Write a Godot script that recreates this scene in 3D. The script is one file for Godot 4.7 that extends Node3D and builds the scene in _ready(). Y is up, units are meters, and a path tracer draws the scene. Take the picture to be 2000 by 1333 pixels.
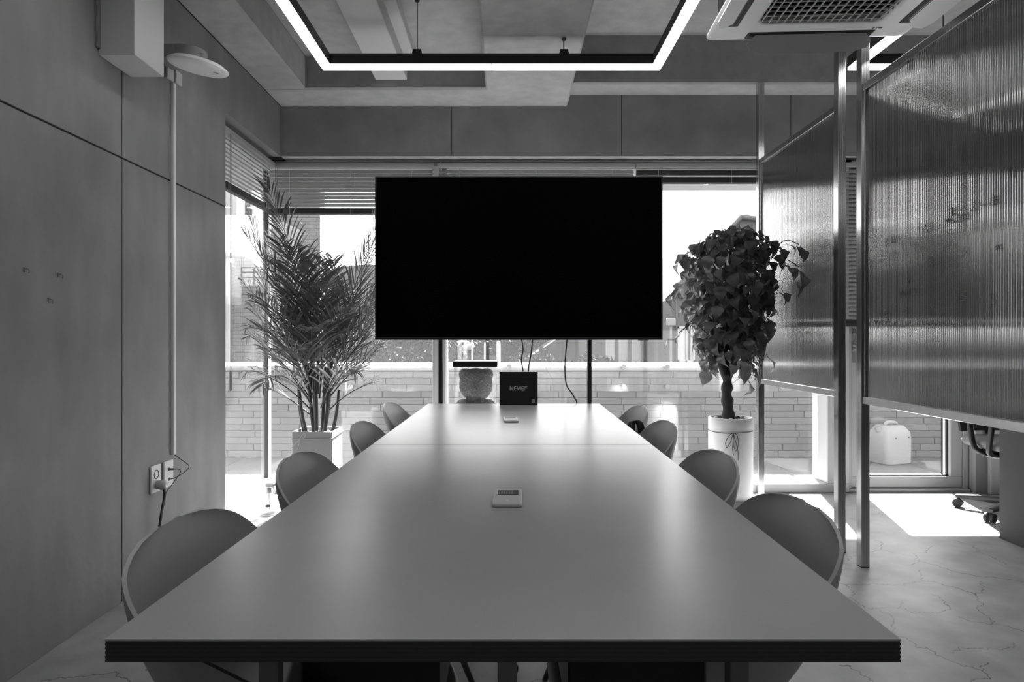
extends Node3D
# A meeting room with a long table in front of a corner window. Metres, y up; the camera looks along -z.

class Geo:
	var st := SurfaceTool.new()
	var group := 0
	func _init():
		st.begin(Mesh.PRIMITIVE_TRIANGLES)
		flat()
	func flat():
		st.set_smooth_group(-1)
	func smooth():
		group += 1
		st.set_smooth_group(group)
	func tri(a: Vector3, b: Vector3, c: Vector3):
		st.add_vertex(a)
		st.add_vertex(b)
		st.add_vertex(c)
	func quad(a: Vector3, b: Vector3, c: Vector3, d: Vector3):
		tri(a, b, c)
		tri(a, c, d)
	func tri_out(a: Vector3, b: Vector3, c: Vector3, o: Vector3):
		if (a - c).cross(a - b).dot(o) < 0.0:
			tri(a, c, b)
		else:
			tri(a, b, c)
	func quad_out(a: Vector3, b: Vector3, c: Vector3, d: Vector3, o: Vector3):
		tri_out(a, b, c, o)
		tri_out(a, c, d, o)
	func box(c: Vector3, s: Vector3, bev := 0.0, bs := Basis()):
		flat()
		var h := s / 2.0
		var b := minf(bev, minf(h.x, minf(h.y, h.z)) * 0.9)
		var at := func(axis: int, sg: Vector3) -> Vector3:
			var p := Vector3(sg.x * (h.x - b), sg.y * (h.y - b), sg.z * (h.z - b))
			p[axis] = sg[axis] * h[axis]
			return c + bs * p
		for axis in 3:
			var u := (axis + 1) % 3
			var v := (axis + 2) % 3
			for s1 in [-1.0, 1.0]:
				var q := []
				for k in [[-1.0, -1.0], [1.0, -1.0], [1.0, 1.0], [-1.0, 1.0]]:
					var sg := Vector3()
					sg[axis] = s1
					sg[u] = k[0]
					sg[v] = k[1]
					q.append(at.call(axis, sg))
				quad_out(q[0], q[1], q[2], q[3], (q[0] + q[2]) / 2.0 - c)
		if b <= 0.0:
			return
		for axis in 3:
			var u := (axis + 1) % 3
			var v := (axis + 2) % 3
			for su in [-1.0, 1.0]:
				for sv in [-1.0, 1.0]:
					var lo := Vector3()
					lo[u] = su
					lo[v] = sv
					lo[axis] = -1.0
					var hi := lo
					hi[axis] = 1.0
					var q := [at.call(u, lo), at.call(u, hi), at.call(v, hi), at.call(v, lo)]
					quad_out(q[0], q[1], q[2], q[3], (q[0] + q[2]) / 2.0 - c)
		for sx in [-1.0, 1.0]:
			for sy in [-1.0, 1.0]:
				for sz in [-1.0, 1.0]:
					var sg := Vector3(sx, sy, sz)
					var a = at.call(0, sg)
					tri_out(a, at.call(1, sg), at.call(2, sg), a - c)
	func span(a: Vector3, b: Vector3, bev := 0.0):          # a box between two corners
		box((a + b) / 2.0, (b - a).abs(), bev)
	func tube(pts: Array, r, n := 8, caps := true):
		var rings := []
		var side := Vector3()
		for i in pts.size():
			var d: Vector3 = (pts[mini(i + 1, pts.size() - 1)] - pts[maxi(i - 1, 0)]).normalized()
			if i == 0:
				side = d.cross(Vector3.UP if absf(d.y) < 0.9 else Vector3.RIGHT).normalized()
			else:
				side = (side - d * side.dot(d)).normalized()
			var up := side.cross(d)
			var rr: float = r[i] if r is Array else r
			var ring := []
			for k in n:
				var a := TAU * k / n
				ring.append(pts[i] + (side * cos(a) + up * sin(a)) * rr)
			rings.append(ring)
		smooth()
		for i in pts.size() - 1:
			for k in n:
				var k2 := (k + 1) % n
				var q0: Vector3 = rings[i][k]
				quad_out(q0, rings[i][k2], rings[i + 1][k2], rings[i + 1][k], q0 - pts[i])
		if caps:
			flat()
			for e in [0, pts.size() - 1]:
				var o: Vector3 = pts[e] - pts[1 if e == 0 else e - 1]
				for k in n:
					tri_out(pts[e], rings[e][k], rings[e][(k + 1) % n], o)
	func lathe(prof: Array, n := 24, xf := Transform3D(), hard := false):   # Vector2(radius, height) from the bottom of the outside on
		if not hard:
			smooth()
		for i in prof.size() - 1:
			if hard:
				smooth()
			var p: Vector2 = prof[i]
			var q: Vector2 = prof[i + 1]
			for k in n:
				var a := TAU * k / n
				var b := TAU * (k + 1) / n
				var va := xf * Vector3(p.x * cos(a), p.y, p.x * sin(a))
				var vb := xf * Vector3(p.x * cos(b), p.y, p.x * sin(b))
				var vc := xf * Vector3(q.x * cos(b), q.y, q.x * sin(b))
				var vd := xf * Vector3(q.x * cos(a), q.y, q.x * sin(a))
				if p.x < 1e-6:
					tri(va, vc, vd)
				elif q.x < 1e-6:
					tri(va, vb, vc)
				else:
					quad(va, vb, vc, vd)
	func grid(rows: Array, closed := false, flip := false):
		smooth()
		for i in rows.size() - 1:
			var m: int = rows[i].size()
			for k in (m if closed else m - 1):
				var k2 := (k + 1) % m
				if flip:
					quad(rows[i][k], rows[i + 1][k], rows[i + 1][k2], rows[i][k2])
				else:
					quad(rows[i][k], rows[i][k2], rows[i + 1][k2], rows[i + 1][k])
	func prism(poly: PackedVector2Array, depth: float, xf := Transform3D()):   # polygon in xy, thickened along z
		flat()
		var idx := Geometry2D.triangulate_polygon(poly)
		var c := Vector2()
		for p in poly:
			c += p / poly.size()
		for i in range(0, idx.size(), 3):
			for s in [-0.5, 0.5]:
				var z: float = depth * s
				var v := []
				for j in 3:
					var p := poly[idx[i + j]]
					v.append(xf * Vector3(p.x, p.y, z))
				tri_out(v[0], v[1], v[2], xf.basis.z * s)
		var ccw := not Geometry2D.is_polygon_clockwise(poly)
		for i in poly.size():
			var p := poly[i]
			var q := poly[(i + 1) % poly.size()]
			var o := Vector3(q.y - p.y, p.x - q.x, 0) * (1.0 if ccw else -1.0)
			var hz := depth / 2.0
			quad_out(xf * Vector3(p.x, p.y, -hz), xf * Vector3(q.x, q.y, -hz), xf * Vector3(q.x, q.y, hz), xf * Vector3(p.x, p.y, hz), xf.basis * o)
	func done() -> ArrayMesh:
		st.generate_normals()
		return st.commit()

var rng := RandomNumberGenerator.new()
var used := {}
var M := {}

# ------------------------------------------------------------------ naming and placing
func numbered(called: String) -> String:
	used[called] = used.get(called, -1) + 1
	return called if used[called] == 0 else "%s_%03d" % [called, used[called]]

func tag(o: Node3D, label: String, category: String, group := "") -> Node3D:
	o.set_meta("label", label)
	o.set_meta("category", category)
	if group:
		o.set_meta("group", group)
	return o

func thing(called: String, label: String, category: String, at := Vector3.ZERO, turn := 0.0, group := "") -> Node3D:
	var o := Node3D.new()
	o.name = numbered(called)
	add_child(o)
	o.position = at
	o.rotation.y = turn
	tag(o, label, category, group)
	return o

func obj(called: String, g, m: Material, parent: Node = null) -> MeshInstance3D:
	var o := MeshInstance3D.new()
	o.mesh = g.done() if g is Geo else g
	o.material_override = m
	if parent == null:
		o.name = numbered(called)
		add_child(o)
	else:
		o.name = called
		parent.add_child(o, true)
	return o

func struct(called: String, g, m: Material, label := "") -> MeshInstance3D:
	var o := obj(called, g, m)
	o.set_meta("kind", "structure")
	if label:
		o.set_meta("label", label)
	return o

func dup(o: Node3D, at: Vector3, turn: float, label: String) -> Node3D:
	var c: Node3D = o.duplicate()
	c.name = numbered(String(o.name))
	add_child(c)
	c.position = at
	c.rotation.y = turn
	c.set_meta("label", label)
	return c

func smoothed(pts: Array, per := 6) -> Array:                # a Catmull-Rom curve through points
	var out := []
	for i in pts.size() - 1:
		var a = pts[maxi(i - 1, 0)]
		var b = pts[i]
		var c = pts[i + 1]
		var d = pts[mini(i + 2, pts.size() - 1)]
		for k in per:
			out.append(b.cubic_interpolate(c, a, d, float(k) / per))
	out.append(pts[-1])
	return out

# ------------------------------------------------------------------ materials (the photograph is black and white)
func grey(l: float) -> Color:
	return Color(l, l, l).linear_to_srgb()

func plain(l: float, rough := 0.5, metal := 0.0) -> StandardMaterial3D:
	var m := StandardMaterial3D.new()
	m.albedo_color = grey(l)
	m.roughness = rough
	m.metallic = metal
	return m

func noise_texture(sd: int, freq: float, lo: float, hi: float, size := 512, kind := FastNoiseLite.TYPE_SIMPLEX_SMOOTH, octaves := 5) -> NoiseTexture2D:
	var n := FastNoiseLite.new()
	n.seed = sd
	n.noise_type = kind
	n.frequency = freq
	n.fractal_octaves = octaves
	var t := NoiseTexture2D.new()
	t.width = size
	t.height = size
	t.seamless = true
	t.noise = n
	var r := Gradient.new()
	r.set_color(0, Color(lo, lo, lo))
	r.set_color(1, Color(hi, hi, hi))
	t.color_ramp = r
	return t

func concrete(l: float, sd: int, rough: float, streak := Vector3(0.5, 0.12, 0.5), lo := 0.86) -> StandardMaterial3D:
	var m := plain(l, rough)
	m.albedo_texture = noise_texture(sd, 0.008, lo, 1.0)
	m.uv1_triplanar = true
	m.uv1_world_triplanar = true
	m.uv1_scale = Vector3(0.4, 0.4, 0.4)
	m.detail_enabled = true
	m.detail_blend_mode = BaseMaterial3D.BLEND_MODE_MUL
	m.detail_uv_layer = BaseMaterial3D.DETAIL_UV_2
	m.detail_albedo = noise_texture(sd + 7, 0.02, 0.89, 1.0)
	m.uv2_triplanar = true
	m.uv2_world_triplanar = true
	m.uv2_scale = streak
	m.heightmap_enabled = false
	m.normal_enabled = true
	var nt := noise_texture(sd + 3, 0.05, 0.0, 1.0, 512)
	nt.as_normal_map = true
	nt.bump_strength = 1.2
	m.normal_texture = nt
	m.normal_scale = 0.22
	return m

func pane_glass() -> StandardMaterial3D:
	var m := plain(0.9, 0.0)
	m.transparency = BaseMaterial3D.TRANSPARENCY_ALPHA
	m.albedo_color.a = 0.03
	return m

func glowing(l: float) -> StandardMaterial3D:
	var m := plain(0.8, 0.4)
	m.emission_enabled = true
	m.emission = Color.WHITE
	m.emission_energy_multiplier = l
	return m

func floor_material() -> StandardMaterial3D:
	# trowelled screed: mottling, and hairline cracks drawn where they run (x and distance, metres)
	var size := 2048
	var im := Image.create(size, size, false, Image.FORMAT_RGB8)
	im.fill(Color(1, 1, 1))
	var cracks := [
		[1.65, 3.38, 1.70, 3.40, 1.74, 3.45, 1.96, 3.57, 1.98, 3.53, 2.06, 3.45],
		[2.09, 3.50, 2.04, 3.38, 1.97, 3.32],
		[2.01, 3.73, 2.03, 3.70, 2.00, 3.64, 1.96, 3.57],
		[2.04, 3.38, 2.08, 3.33, 2.12, 3.22, 2.20, 3.16, 2.29, 3.13, 2.34, 3.09],
		[2.11, 3.50, 2.17, 3.53, 2.26, 3.63],
		[1.50, 3.08, 1.52, 3.06, 1.65, 3.07, 1.74, 3.05, 1.76, 3.04, 1.80, 3.07, 1.89, 3.10, 1.93, 3.09, 1.98, 3.02, 2.03, 2.95],
		[1.97, 3.26, 1.93, 3.18, 1.91, 3.15, 1.90, 3.10],
		[2.16, 3.10, 2.07, 2.97, 2.03, 2.95, 1.97, 2.86, 1.98, 2.84, 1.92, 2.79, 1.91, 2.75, 1.89, 2.66, 1.88, 2.63, 1.92, 2.62, 1.94, 2.56],
		[1.52, 3.06, 1.50, 2.95, 1.46, 2.90, 1.46, 2.83, 1.48, 2.78, 1.51, 2.79, 1.60, 2.79, 1.66, 2.87],
		[1.51, 2.78, 1.53, 2.70, 1.49, 2.63, 1.44, 2.54, 1.47, 2.51, 1.47, 2.43, 1.50, 2.44, 1.50, 2.35, 1.54, 2.30, 1.58, 2.27, 1.61, 2.30, 1.64, 2.32],
		[1.58, 2.27, 1.56, 2.22, 1.51, 2.21, 1.49, 2.19],
		[1.63, 2.78, 1.63, 2.74, 1.76, 2.75, 1.81, 2.79, 1.84, 2.89, 1.83, 2.94],
		[1.55, 2.39, 1.62, 2.43, 1.74, 2.42, 1.81, 2.44, 1.84, 2.47],
		[1.78, 2.71, 1.81, 2.66, 1.88, 2.63],
		[2.43, 3.75, 2.49, 3.64, 2.44, 3.53, 2.45, 3.46, 2.44, 3.32],
		[1.12, 2.30, 1.15, 2.31, 1.16, 2.26, 1.18, 2.19],
		[2.64, 4.65, 2.39, 4.34, 2.31, 4.28],
		[2.34, 4.28, 2.35, 4.20, 2.42, 4.05, 2.68, 4.14, 2.86, 4.22],
		[-1.5, 2.2, -1.3, 2.25, -1.05, 2.1, -0.8, 2.16, -0.3, 2.05, 0.1, 2.2, 0.4, 2.18],
		[-1.2, 2.25, -1.1, 2.6, -1.25, 2.9, -1.3, 3.3],
	]
	var wob := FastNoiseLite.new()
	wob.seed = 5
	wob.frequency = 0.03
	for c in cracks:
		var deep := rng.randf_range(0.35, 0.62)
		for i in range(0, c.size() - 2, 2):
			var a := Vector2(c[i], -c[i + 1])
			var b := Vector2(c[i + 2], -c[i + 3])
			var n := int(a.distance_to(b) * 900.0) + 2
			for k in n:
				var p := a.lerp(b, float(k) / n)
				var px := Vector2((p.x + 1.7) / 5.0, (p.y + 5.0) / 5.0) * size
				px += Vector2(wob.get_noise_2d(px.x * 2.0, px.y * 2.0), wob.get_noise_2d(px.y * 2.0, px.x * 2.0 + 900.0)) * 7.0
				var dark := clampf(deep + 0.5 * wob.get_noise_2d(px.x, px.y + 300.0), 0.2, 0.85)
				im.set_pixel(clampi(int(px.x), 0, size - 1), clampi(int(px.y), 0, size - 1), Color(dark, dark, dark))
	var m := plain(0.36, 0.5)
	m.albedo_texture = ImageTexture.create_from_image(im)
	m.detail_enabled = true
	m.detail_blend_mode = BaseMaterial3D.BLEND_MODE_MUL
	m.detail_albedo = noise_texture(31, 0.022, 0.8, 1.0, 1024)
	m.normal_enabled = true
	var nt := noise_texture(33, 0.05, 0.0, 1.0, 1024)
	nt.as_normal_map = true
	nt.bump_strength = 1.0
	m.normal_texture = nt
	m.normal_scale = 0.12
	m.roughness_texture = noise_texture(35, 0.01, 0.75, 1.0, 512)
	return m

func brick_material(l: float, course: float) -> StandardMaterial3D:   # far brickwork, too small to tell apart
	var im := Image.create(256, 256, false, Image.FORMAT_RGB8)
	im.fill(Color(0.62, 0.62, 0.62))
	for r in 16:
		for c in 5:
			var v := rng.randf_range(0.86, 1.0)
			im.fill_rect(Rect2i((c * 64 + (32 if r % 2 else 0)) % 256, r * 16 + 2, 62, 13), Color(v, v, v))
	var m := plain(l, 0.85)
	m.albedo_texture = ImageTexture.create_from_image(im)
	m.uv1_triplanar = true
	m.uv1_world_triplanar = true
	m.uv1_scale = Vector3.ONE / (16.0 * course)
	return m

func brushed(l: float, rough: float) -> StandardMaterial3D:
	return plain(l, rough, 1.0)

func make_materials():
	M.wall = concrete(0.33, 3, 0.62)
	M.band = concrete(0.40, 13, 0.7, Vector3(0.3, 0.3, 0.3), 0.9)
	M.beam = concrete(0.5, 21, 0.8, Vector3(0.7, 0.7, 0.7), 0.91)
	M.floor = floor_material()
	M.joint = plain(0.07, 0.9)
	M.table = plain(0.42, 0.28)
	M.table.metallic_specular = 0.34
	M.table.albedo_texture = noise_texture(61, 0.006, 0.94, 1.0, 512)
	M.table.uv1_triplanar = true
	M.table.uv1_scale = Vector3(0.7, 0.7, 0.7)
	M.ply = plain(0.03, 0.55)
	M.ply_light = plain(0.055, 0.55)
	M.steel_paint = plain(0.26, 0.45)
	M.shell = plain(0.38, 0.45)
	M.leg = plain(0.1, 0.4)
	M.alu = brushed(0.5, 0.2)
	M.black = plain(0.006, 0.45)
	M.black_gloss = plain(0.002, 0.45)
	M.black_gloss.metallic_specular = 0.08
	M.rubber = plain(0.012, 0.7)
	M.dark = plain(0.035, 0.5)
	M.mid = plain(0.2, 0.5)
	M.grille = plain(0.5, 0.45)
	M.white = plain(0.78, 0.4)
	M.white_matte = plain(0.55, 0.75)
	M.pvc = plain(0.85, 0.3)
	M.cloud = plain(0.8, 0.6)
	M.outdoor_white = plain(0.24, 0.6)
	M.glass = pane_glass()
	M.pot = plain(0.88, 0.45)
	M.planter = plain(0.27, 0.6)
	M.soil = plain(0.03, 0.95)
	M.twine = plain(0.4, 0.8)
	M.bark = concrete(0.09, 71, 0.85, Vector3(6, 1.5, 6), 0.6)
	M.leaf = plain(0.03, 0.38)
	M.leaf.cull_mode = BaseMaterial3D.CULL_DISABLED
	M.leaf.backlight_enabled = true
	M.leaf.backlight = grey(0.12)
	M.leaf_light = plain(0.055, 0.38)
	M.leaf_light.cull_mode = BaseMaterial3D.CULL_DISABLED
	M.leaf_light.backlight_enabled = true
	M.leaf_light.backlight = grey(0.15)
	M.frond = plain(0.035, 0.4)
	M.frond.cull_mode = BaseMaterial3D.CULL_DISABLED
	M.frond.backlight_enabled = true
	M.frond.backlight = grey(0.1)
	M.slat_grey = plain(0.34, 0.6)
	M.slat = plain(0.42, 0.45)
	M.slat.cull_mode = BaseMaterial3D.CULL_DISABLED
	M.slat.backlight_enabled = true
	M.slat.backlight = grey(0.1)
	M.rail_dark = plain(0.02, 0.5)
	M.foam = plain(0.42, 0.9)
	M.brick_a = plain(0.13, 0.85)
	M.brick_b = plain(0.145, 0.85)
	M.brick_c = plain(0.117, 0.85)
	M.coping = plain(0.16, 0.6)
	M.paving = concrete(0.12, 81, 0.8, Vector3(1, 1, 1), 0.9)
	M.lamp = glowing(1.6)
	# ribbed polycarbonate: mostly clear, a little milky
	M.poly = plain(0.27, 0.06)
	M.poly.albedo_color.a = 0.15
	M.poly.refraction_enabled = true
	M.poly.refraction_scale = 0.05
	M.clear = plain(0.95, 0.02)
	M.clear.transparency = BaseMaterial3D.TRANSPARENCY_ALPHA
	M.clear.albedo_color.a = 0.06
	M.bottle = plain(0.4, 0.05)
	M.bottle.transparency = BaseMaterial3D.TRANSPARENCY_ALPHA
	M.bottle.albedo_color.a = 0.3
	M.spray = plain(0.3, 0.5)

# ------------------------------------------------------------------ camera, sky, sun
func _ready():
	rng.seed = 11
	var cam := Camera3D.new()
	cam.name = "camera"
	cam.projection = Camera3D.PROJECTION_FRUSTUM
	cam.near = 0.05
	cam.far = 400.0
	cam.size = 0.05
	cam.frustum_offset = Vector2(10.0, -3.5) / 1333.0 * 0.05
	cam.position = Vector3(0, 1.1, 0)
	add_child(cam)
	cam.current = true

	var env := Environment.new()
	env.background_mode = Environment.BG_SKY
	var sky := Sky.new()
	var sm := ProceduralSkyMaterial.new()
	sm.sky_top_color = grey(0.75)
	sm.sky_horizon_color = grey(0.95)
	sm.sky_curve = 0.2
	sm.sky_energy_multiplier = 2.2
	sm.ground_bottom_color = grey(0.12)
	sm.ground_horizon_color = grey(0.16)
	sm.sun_angle_max = 1.0
	sky.sky_material = sm
	env.sky = sky
	env.tonemap_mode = Environment.TONE_MAPPER_LINEAR
	env.tonemap_exposure = 1.25
	env.sdfgi_enabled = true
	env.ssao_enabled = true
	env.ssil_enabled = true
	var we := WorldEnvironment.new()
	we.name = "world_environment"
	we.environment = env
	add_child(we)

	var sun := DirectionalLight3D.new()
	sun.name = "sun"
	sun.light_energy = 15.0
	sun.light_angular_distance = 0.6
	sun.shadow_enabled = true
	sun.sky_mode = DirectionalLight3D.SKY_MODE_LIGHT_ONLY
	add_child(sun)
	sun.look_at_from_position(Vector3.ZERO, Vector3(-0.26, -1.08, 1.0), Vector3.UP)

	make_materials()
	build_room()
	build_windows()
	build_blinds()
	build_terrace()
	build_far()
	build_tables()
	build_chairs()
	build_screen()
	build_lights()
	build_air_conditioner()
	build_partitions()
	build_left_wall_things()
	build_palm()
	build_tree()
	build_table_things()
	build_display_case()
	build_office()
	build_small_things()

# ------------------------------------------------------------------ the room
func build_room():
	# floor, with a planar uv so that its cracks lie where they run
	var st := SurfaceTool.new()
	st.begin(Mesh.PRIMITIVE_TRIANGLES)
	var corners := [Vector3(-1.9, 0, -4.93), Vector3(6.2, 0, -4.93), Vector3(6.2, 0, 3.2), Vector3(-1.9, 0, 3.2)]
	for k in [0, 1, 2, 0, 2, 3]:
		var p: Vector3 = corners[k]
		st.set_normal(Vector3.UP)
		st.set_tangent(Plane(1, 0, 0, 1))
		st.set_uv(Vector2((p.x + 1.7) / 5.0, (p.z + 5.0) / 5.0))
		st.add_vertex(p)
	var fl := struct("floor", st.commit(), M.floor, "pale cracked screed floor of the meeting room")
	var g := Geo.new()
	g.span(Vector3(-1.9, -0.25, -5.15), Vector3(6.2, -0.004, 3.2))
	obj("base", g, M.joint, fl)

	# left wall: a core with formwork panels standing 5 mm proud, so that the joints are recessed
	g = Geo.new()
	g.span(Vector3(-1.86, -0.02, -3.9), Vector3(-1.616, 3.3, 3.2))
	g.span(Vector3(-1.86, 2.411, -5.14), Vector3(-1.616, 3.3, -3.9))
	var w := struct("wall_left", g, M.joint, "left wall of fair-faced concrete panels with fine joints")
	var zs := [-3.9, -2.858, -2.850, -1.652, -1.644, -0.45, -0.442, 0.75, 0.758, 1.95, 1.958, 3.2]
	for i in range(0, zs.size(), 2):
		for y in [[0.0, 1.855], [1.863, 2.757 if i == 0 else 3.0]]:
			g = Geo.new()
			g.span(Vector3(-1.617, y[0], zs[i]), Vector3(-1.61, y[1], zs[i + 1]), 0.0015)
			obj("panel", g, M.wall, w)
	g = Geo.new()
	g.span(Vector3(-1.617, 2.411, -4.858), Vector3(-1.61, 2.757, -3.9))
	g.span(Vector3(-1.86, 2.4, -4.858), Vector3(-1.61, 2.4115, -3.9))
	obj("panel", g, M.wall, w)
	g = Geo.new()
	g.span(Vector3(-1.86, 0.0, -3.9055), Vector3(-1.61, 2.411, -3.8995))
	obj("reveal", g, M.wall, w)

	# band over the back windows
	g = Geo.new()
	g.span(Vector3(-1.86, 2.411, -5.14), Vector3(6.2, 3.3, -4.866))
	w = struct("wall_back", g, M.joint, "concrete band over the back windows")
	for x in [[-1.61, -0.395], [-0.391, 0.814], [0.818, 2.02], [2.024, 3.23], [3.234, 4.44], [4.444, 6.0]]:
		g = Geo.new()
		g.span(Vector3(x[0], 2.411, -4.868), Vector3(x[1], 2.86, -4.86), 0.0015)
		obj("panel", g, M.band, w)
	g = Geo.new()
	g.span(Vector3(-1.61, 2.398, -5.14), Vector3(6.0, 2.413, -4.86), 0.006)
	obj("soffit", g, M.beam, w)
	# solid pieces of the back wall at floor level
	g = Geo.new()
	g.span(Vector3(3.34, -0.02, -5.14), Vector3(3.8, 2.41, -4.86))
	g.span(Vector3(5.6, -0.02, -5.14), Vector3(6.2, 2.41, -4.86))
	obj("pier", g, M.wall, w)
	for x in [[3.42, 3.52], [3.56, 3.66]]:
		g = Geo.new()
		g.span(Vector3(x[0], 0.0, -4.86), Vector3(x[1], 2.4, -4.82), 0.004)
		obj("pilaster", g, M.slat_grey, w)

	g = Geo.new()
	g.span(Vector3(6.0, -0.02, -5.14), Vector3(6.2, 3.3, 3.2))
	struct("wall_right", g, M.wall, "right wall of the office")
	g = Geo.new()
	g.span(Vector3(-1.86, -0.02, 3.0), Vector3(6.2, 3.3, 3.2))
	struct("wall_rear", g, M.wall, "wall behind the camera")

	# ceiling: slab with down-stand beams
	g = Geo.new()
	g.span(Vector3(-1.86, 3.3, -5.14), Vector3(6.2, 3.5, 3.2))
	var c := struct("ceiling", g, M.beam, "raw concrete ceiling with beams")
	var parts := [
		["slab", Vector3(-1.34, 2.97, -4.53), Vector3(-0.14, 3.31, 3.0), M.beam],
		["slab", Vector3(0.43, 3.17, -4.66), Vector3(6.0, 3.31, 3.0), M.beam],
		["beam", Vector3(-1.615, 2.757, -4.53), Vector3(-1.335, 3.31, 3.0), M.beam],
		["beam", Vector3(-1.615, 2.757, -4.87), Vector3(0.432, 3.31, -4.526), M.beam],
		["beam", Vector3(-0.14, 2.757, -4.55), Vector3(0.43, 3.31, 3.0), M.beam],
		["beam", Vector3(0.43, 2.84, -4.87), Vector3(6.0, 3.31, -4.65), M.beam],
	]
	for p in parts:
		g = Geo.new()
		g.span(p[1], p[2], 0.012)
		obj(p[0], g, p[3], c)
	# boxed services trunk that runs along the ceiling to the back beam
	var t := thing("ceiling_duct", "pale boxed duct running under the concrete ceiling left of the middle beam", "duct")
	g = Geo.new()
	g.span(Vector3(-0.868, 2.815, -4.52), Vector3(-0.66, 2.97, 3.0), 0.003)
	obj("casing", g, M.white_matte, t)
	g = Geo.new()
	g.span(Vector3(-0.66, 2.905, -4.45), Vector3(-0.59, 2.97, 3.0), 0.003)
	obj("side_tray", g, M.white_matte, t)

# ------------------------------------------------------------------ windows and door
func build_windows():
	var fm := plain(0.42, 0.35)
	var g := Geo.new()
	# left wall window
	g.span(Vector3(-1.86, 0.0, -4.95), Vector3(-1.647, 0.085, -3.905), 0.003)
	g.span(Vector3(-1.86, 0.085, -4.95), Vector3(-1.80, 0.11, -3.905))
	g.span(Vector3(-1.83, 2.34, -5.0), Vector3(-1.74, 2.4, -3.905))
	g.span(Vector3(-1.84, 0.085, -3.95), Vector3(-1.76, 2.34, -3.906))
	var w := struct("window_1", g, fm, "full-height fixed window in the left wall")
	var p := Geo.new()
	p.span(Vector3(-1.784, 0.08, -5.0), Vector3(-1.776, 2.35, -3.94))
	obj("pane", p, M.glass, w)
	# the corner post
	g = Geo.new()
	g.span(Vector3(-1.80, 0.07, -5.075), Vector3(-1.765, 2.4, -5.035), 0.002)
	w = struct("trim_1", g, M.rail_dark, "slim dark post at the glass corner")
	g = Geo.new()
	g.span(Vector3(-1.765, 0.07, -5.07), Vector3(-1.752, 2.4, -5.04), 0.001)
	obj("bead", g, M.white, w)
	# back windows: a low frame on the floor, head, mullions
	var bays := [["window_2", -1.80, -0.49, true], ["window_3", -0.475, 2.455, true], ["door_1", 2.46, 3.33, false], ["window_4", 3.8, 5.6, true]]
	for b in bays:
		var x0: float = b[1]
		var x1: float = b[2]
		g = Geo.new()
		if b[3]:
			g.span(Vector3(x0, 0.0, -5.14), Vector3(x1, 0.062, -4.89), 0.003)
			g.span(Vector3(x0, 2.345, -5.10), Vector3(x1, 2.4, -4.98))
			g.span(Vector3(x1 - (0.155 if b[0] == "window_3" else 0.045 if b[0] == "window_2" else 0.105), 0.062, -5.14), Vector3(x1, 2.345, -4.895), 0.003)
			if x0 > -1.7:
				g.span(Vector3(x0, 0.062, -5.1), Vector3(x0 + 0.03, 2.345, -4.99))
			w = struct(b[0], g, fm, "tall window onto the terrace")
			p = Geo.new()
			p.span(Vector3(x0 + (0.03 if x0 > -1.7 else 0.03), 0.055, -5.056), Vector3(x1 - (0.15 if b[0] == "window_3" else 0.04 if b[0] == "window_2" else 0.1), 2.35, -5.048))
			obj("pane", p, M.glass, w)
		else:
			g.span(Vector3(x0, 0.0, -5.1), Vector3(x1, 0.022, -4.9), 0.003)       # threshold and outer frame
			g.span(Vector3(x0, 0.022, -5.1), Vector3(x0 + 0.03, 2.4, -4.93))
			g.span(Vector3(x1 - 0.03, 0.022, -5.1), Vector3(x1, 2.4, -4.93))
			g.span(Vector3(x0, 2.34, -5.1), Vector3(x1, 2.4, -4.93))
			w = struct(b[0], g, fm, "white framed glass door to the terrace")
			var d := Geo.new()
			d.span(Vector3(x0 + 0.034, 0.026, -5.05), Vector3(x1 - 0.034, 0.105, -4.94), 0.003)
			d.span(Vector3(x0 + 0.034, 2.25, -5.05), Vector3(x1 - 0.034, 2.335, -4.94), 0.003)
			d.span(Vector3(x0 + 0.034, 0.105, -5.05), Vector3(x0 + 0.095, 2.25, -4.94), 0.003)
			d.span(Vector3(x1 - 0.12, 0.105, -5.05), Vector3(x1 - 0.034, 2.25, -4.94), 0.003)
			var leaf := obj("door_leaf", d, fm, w)
			d = Geo.new()
			for q in [[Vector3(x0 + 0.095, 0.105, -4.985), Vector3(x1 - 0.12, 0.112, -4.965)], [Vector3(x1 - 0.128, 0.105, -4.985), Vector3(x1 - 0.12, 2.25, -4.965)], [Vector3(x1 - 0.15, 0.112, -5.0), Vector3(x1 - 0.143, 2.25, -4.99)]]:
				d.span(q[0], q[1])
			obj("gasket", d, M.rubber, leaf)
			d = Geo.new()
			d.span(Vector3(x0 + 0.09, 0.1, -5.0), Vector3(x1 - 0.115, 2.255, -4.992))
			obj("pane", d, M.glass, leaf)
			d = Geo.new()
			d.tube([Vector3(2.505, 1.145, -4.94), Vector3(2.505, 1.145, -4.89)], 0.011, 10)
			d.tube([Vector3(2.505, 1.145, -4.89), Vector3(2.63, 1.14, -4.89)], 0.009, 10)
			d.box(Vector3(2.505, 1.13, -4.937), Vector3(0.035, 0.09, 0.01), 0.003)
			obj("handle", d, M.mid, w)
			for y in [1.06, 1.03]:
				d = Geo.new()
				d.lathe([Vector2(0.0, 0.02), Vector2(0.015, 0.018), Vector2(0.018, 0.0)], 14, Transform3D(Basis(Vector3.RIGHT, PI / 2), Vector3(2.505, y, -4.94)))
				obj("lock", d, M.mid, w)
			d = Geo.new()
			d.box(Vector3(2.505, 0.965, -4.937), Vector3(0.04, 0.07, 0.008), 0.002)
			obj("sign_plate", d, M.mid, w)
	# sliding sash stile with its recessed pull, beside the left screen post
	g = Geo.new()
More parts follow.
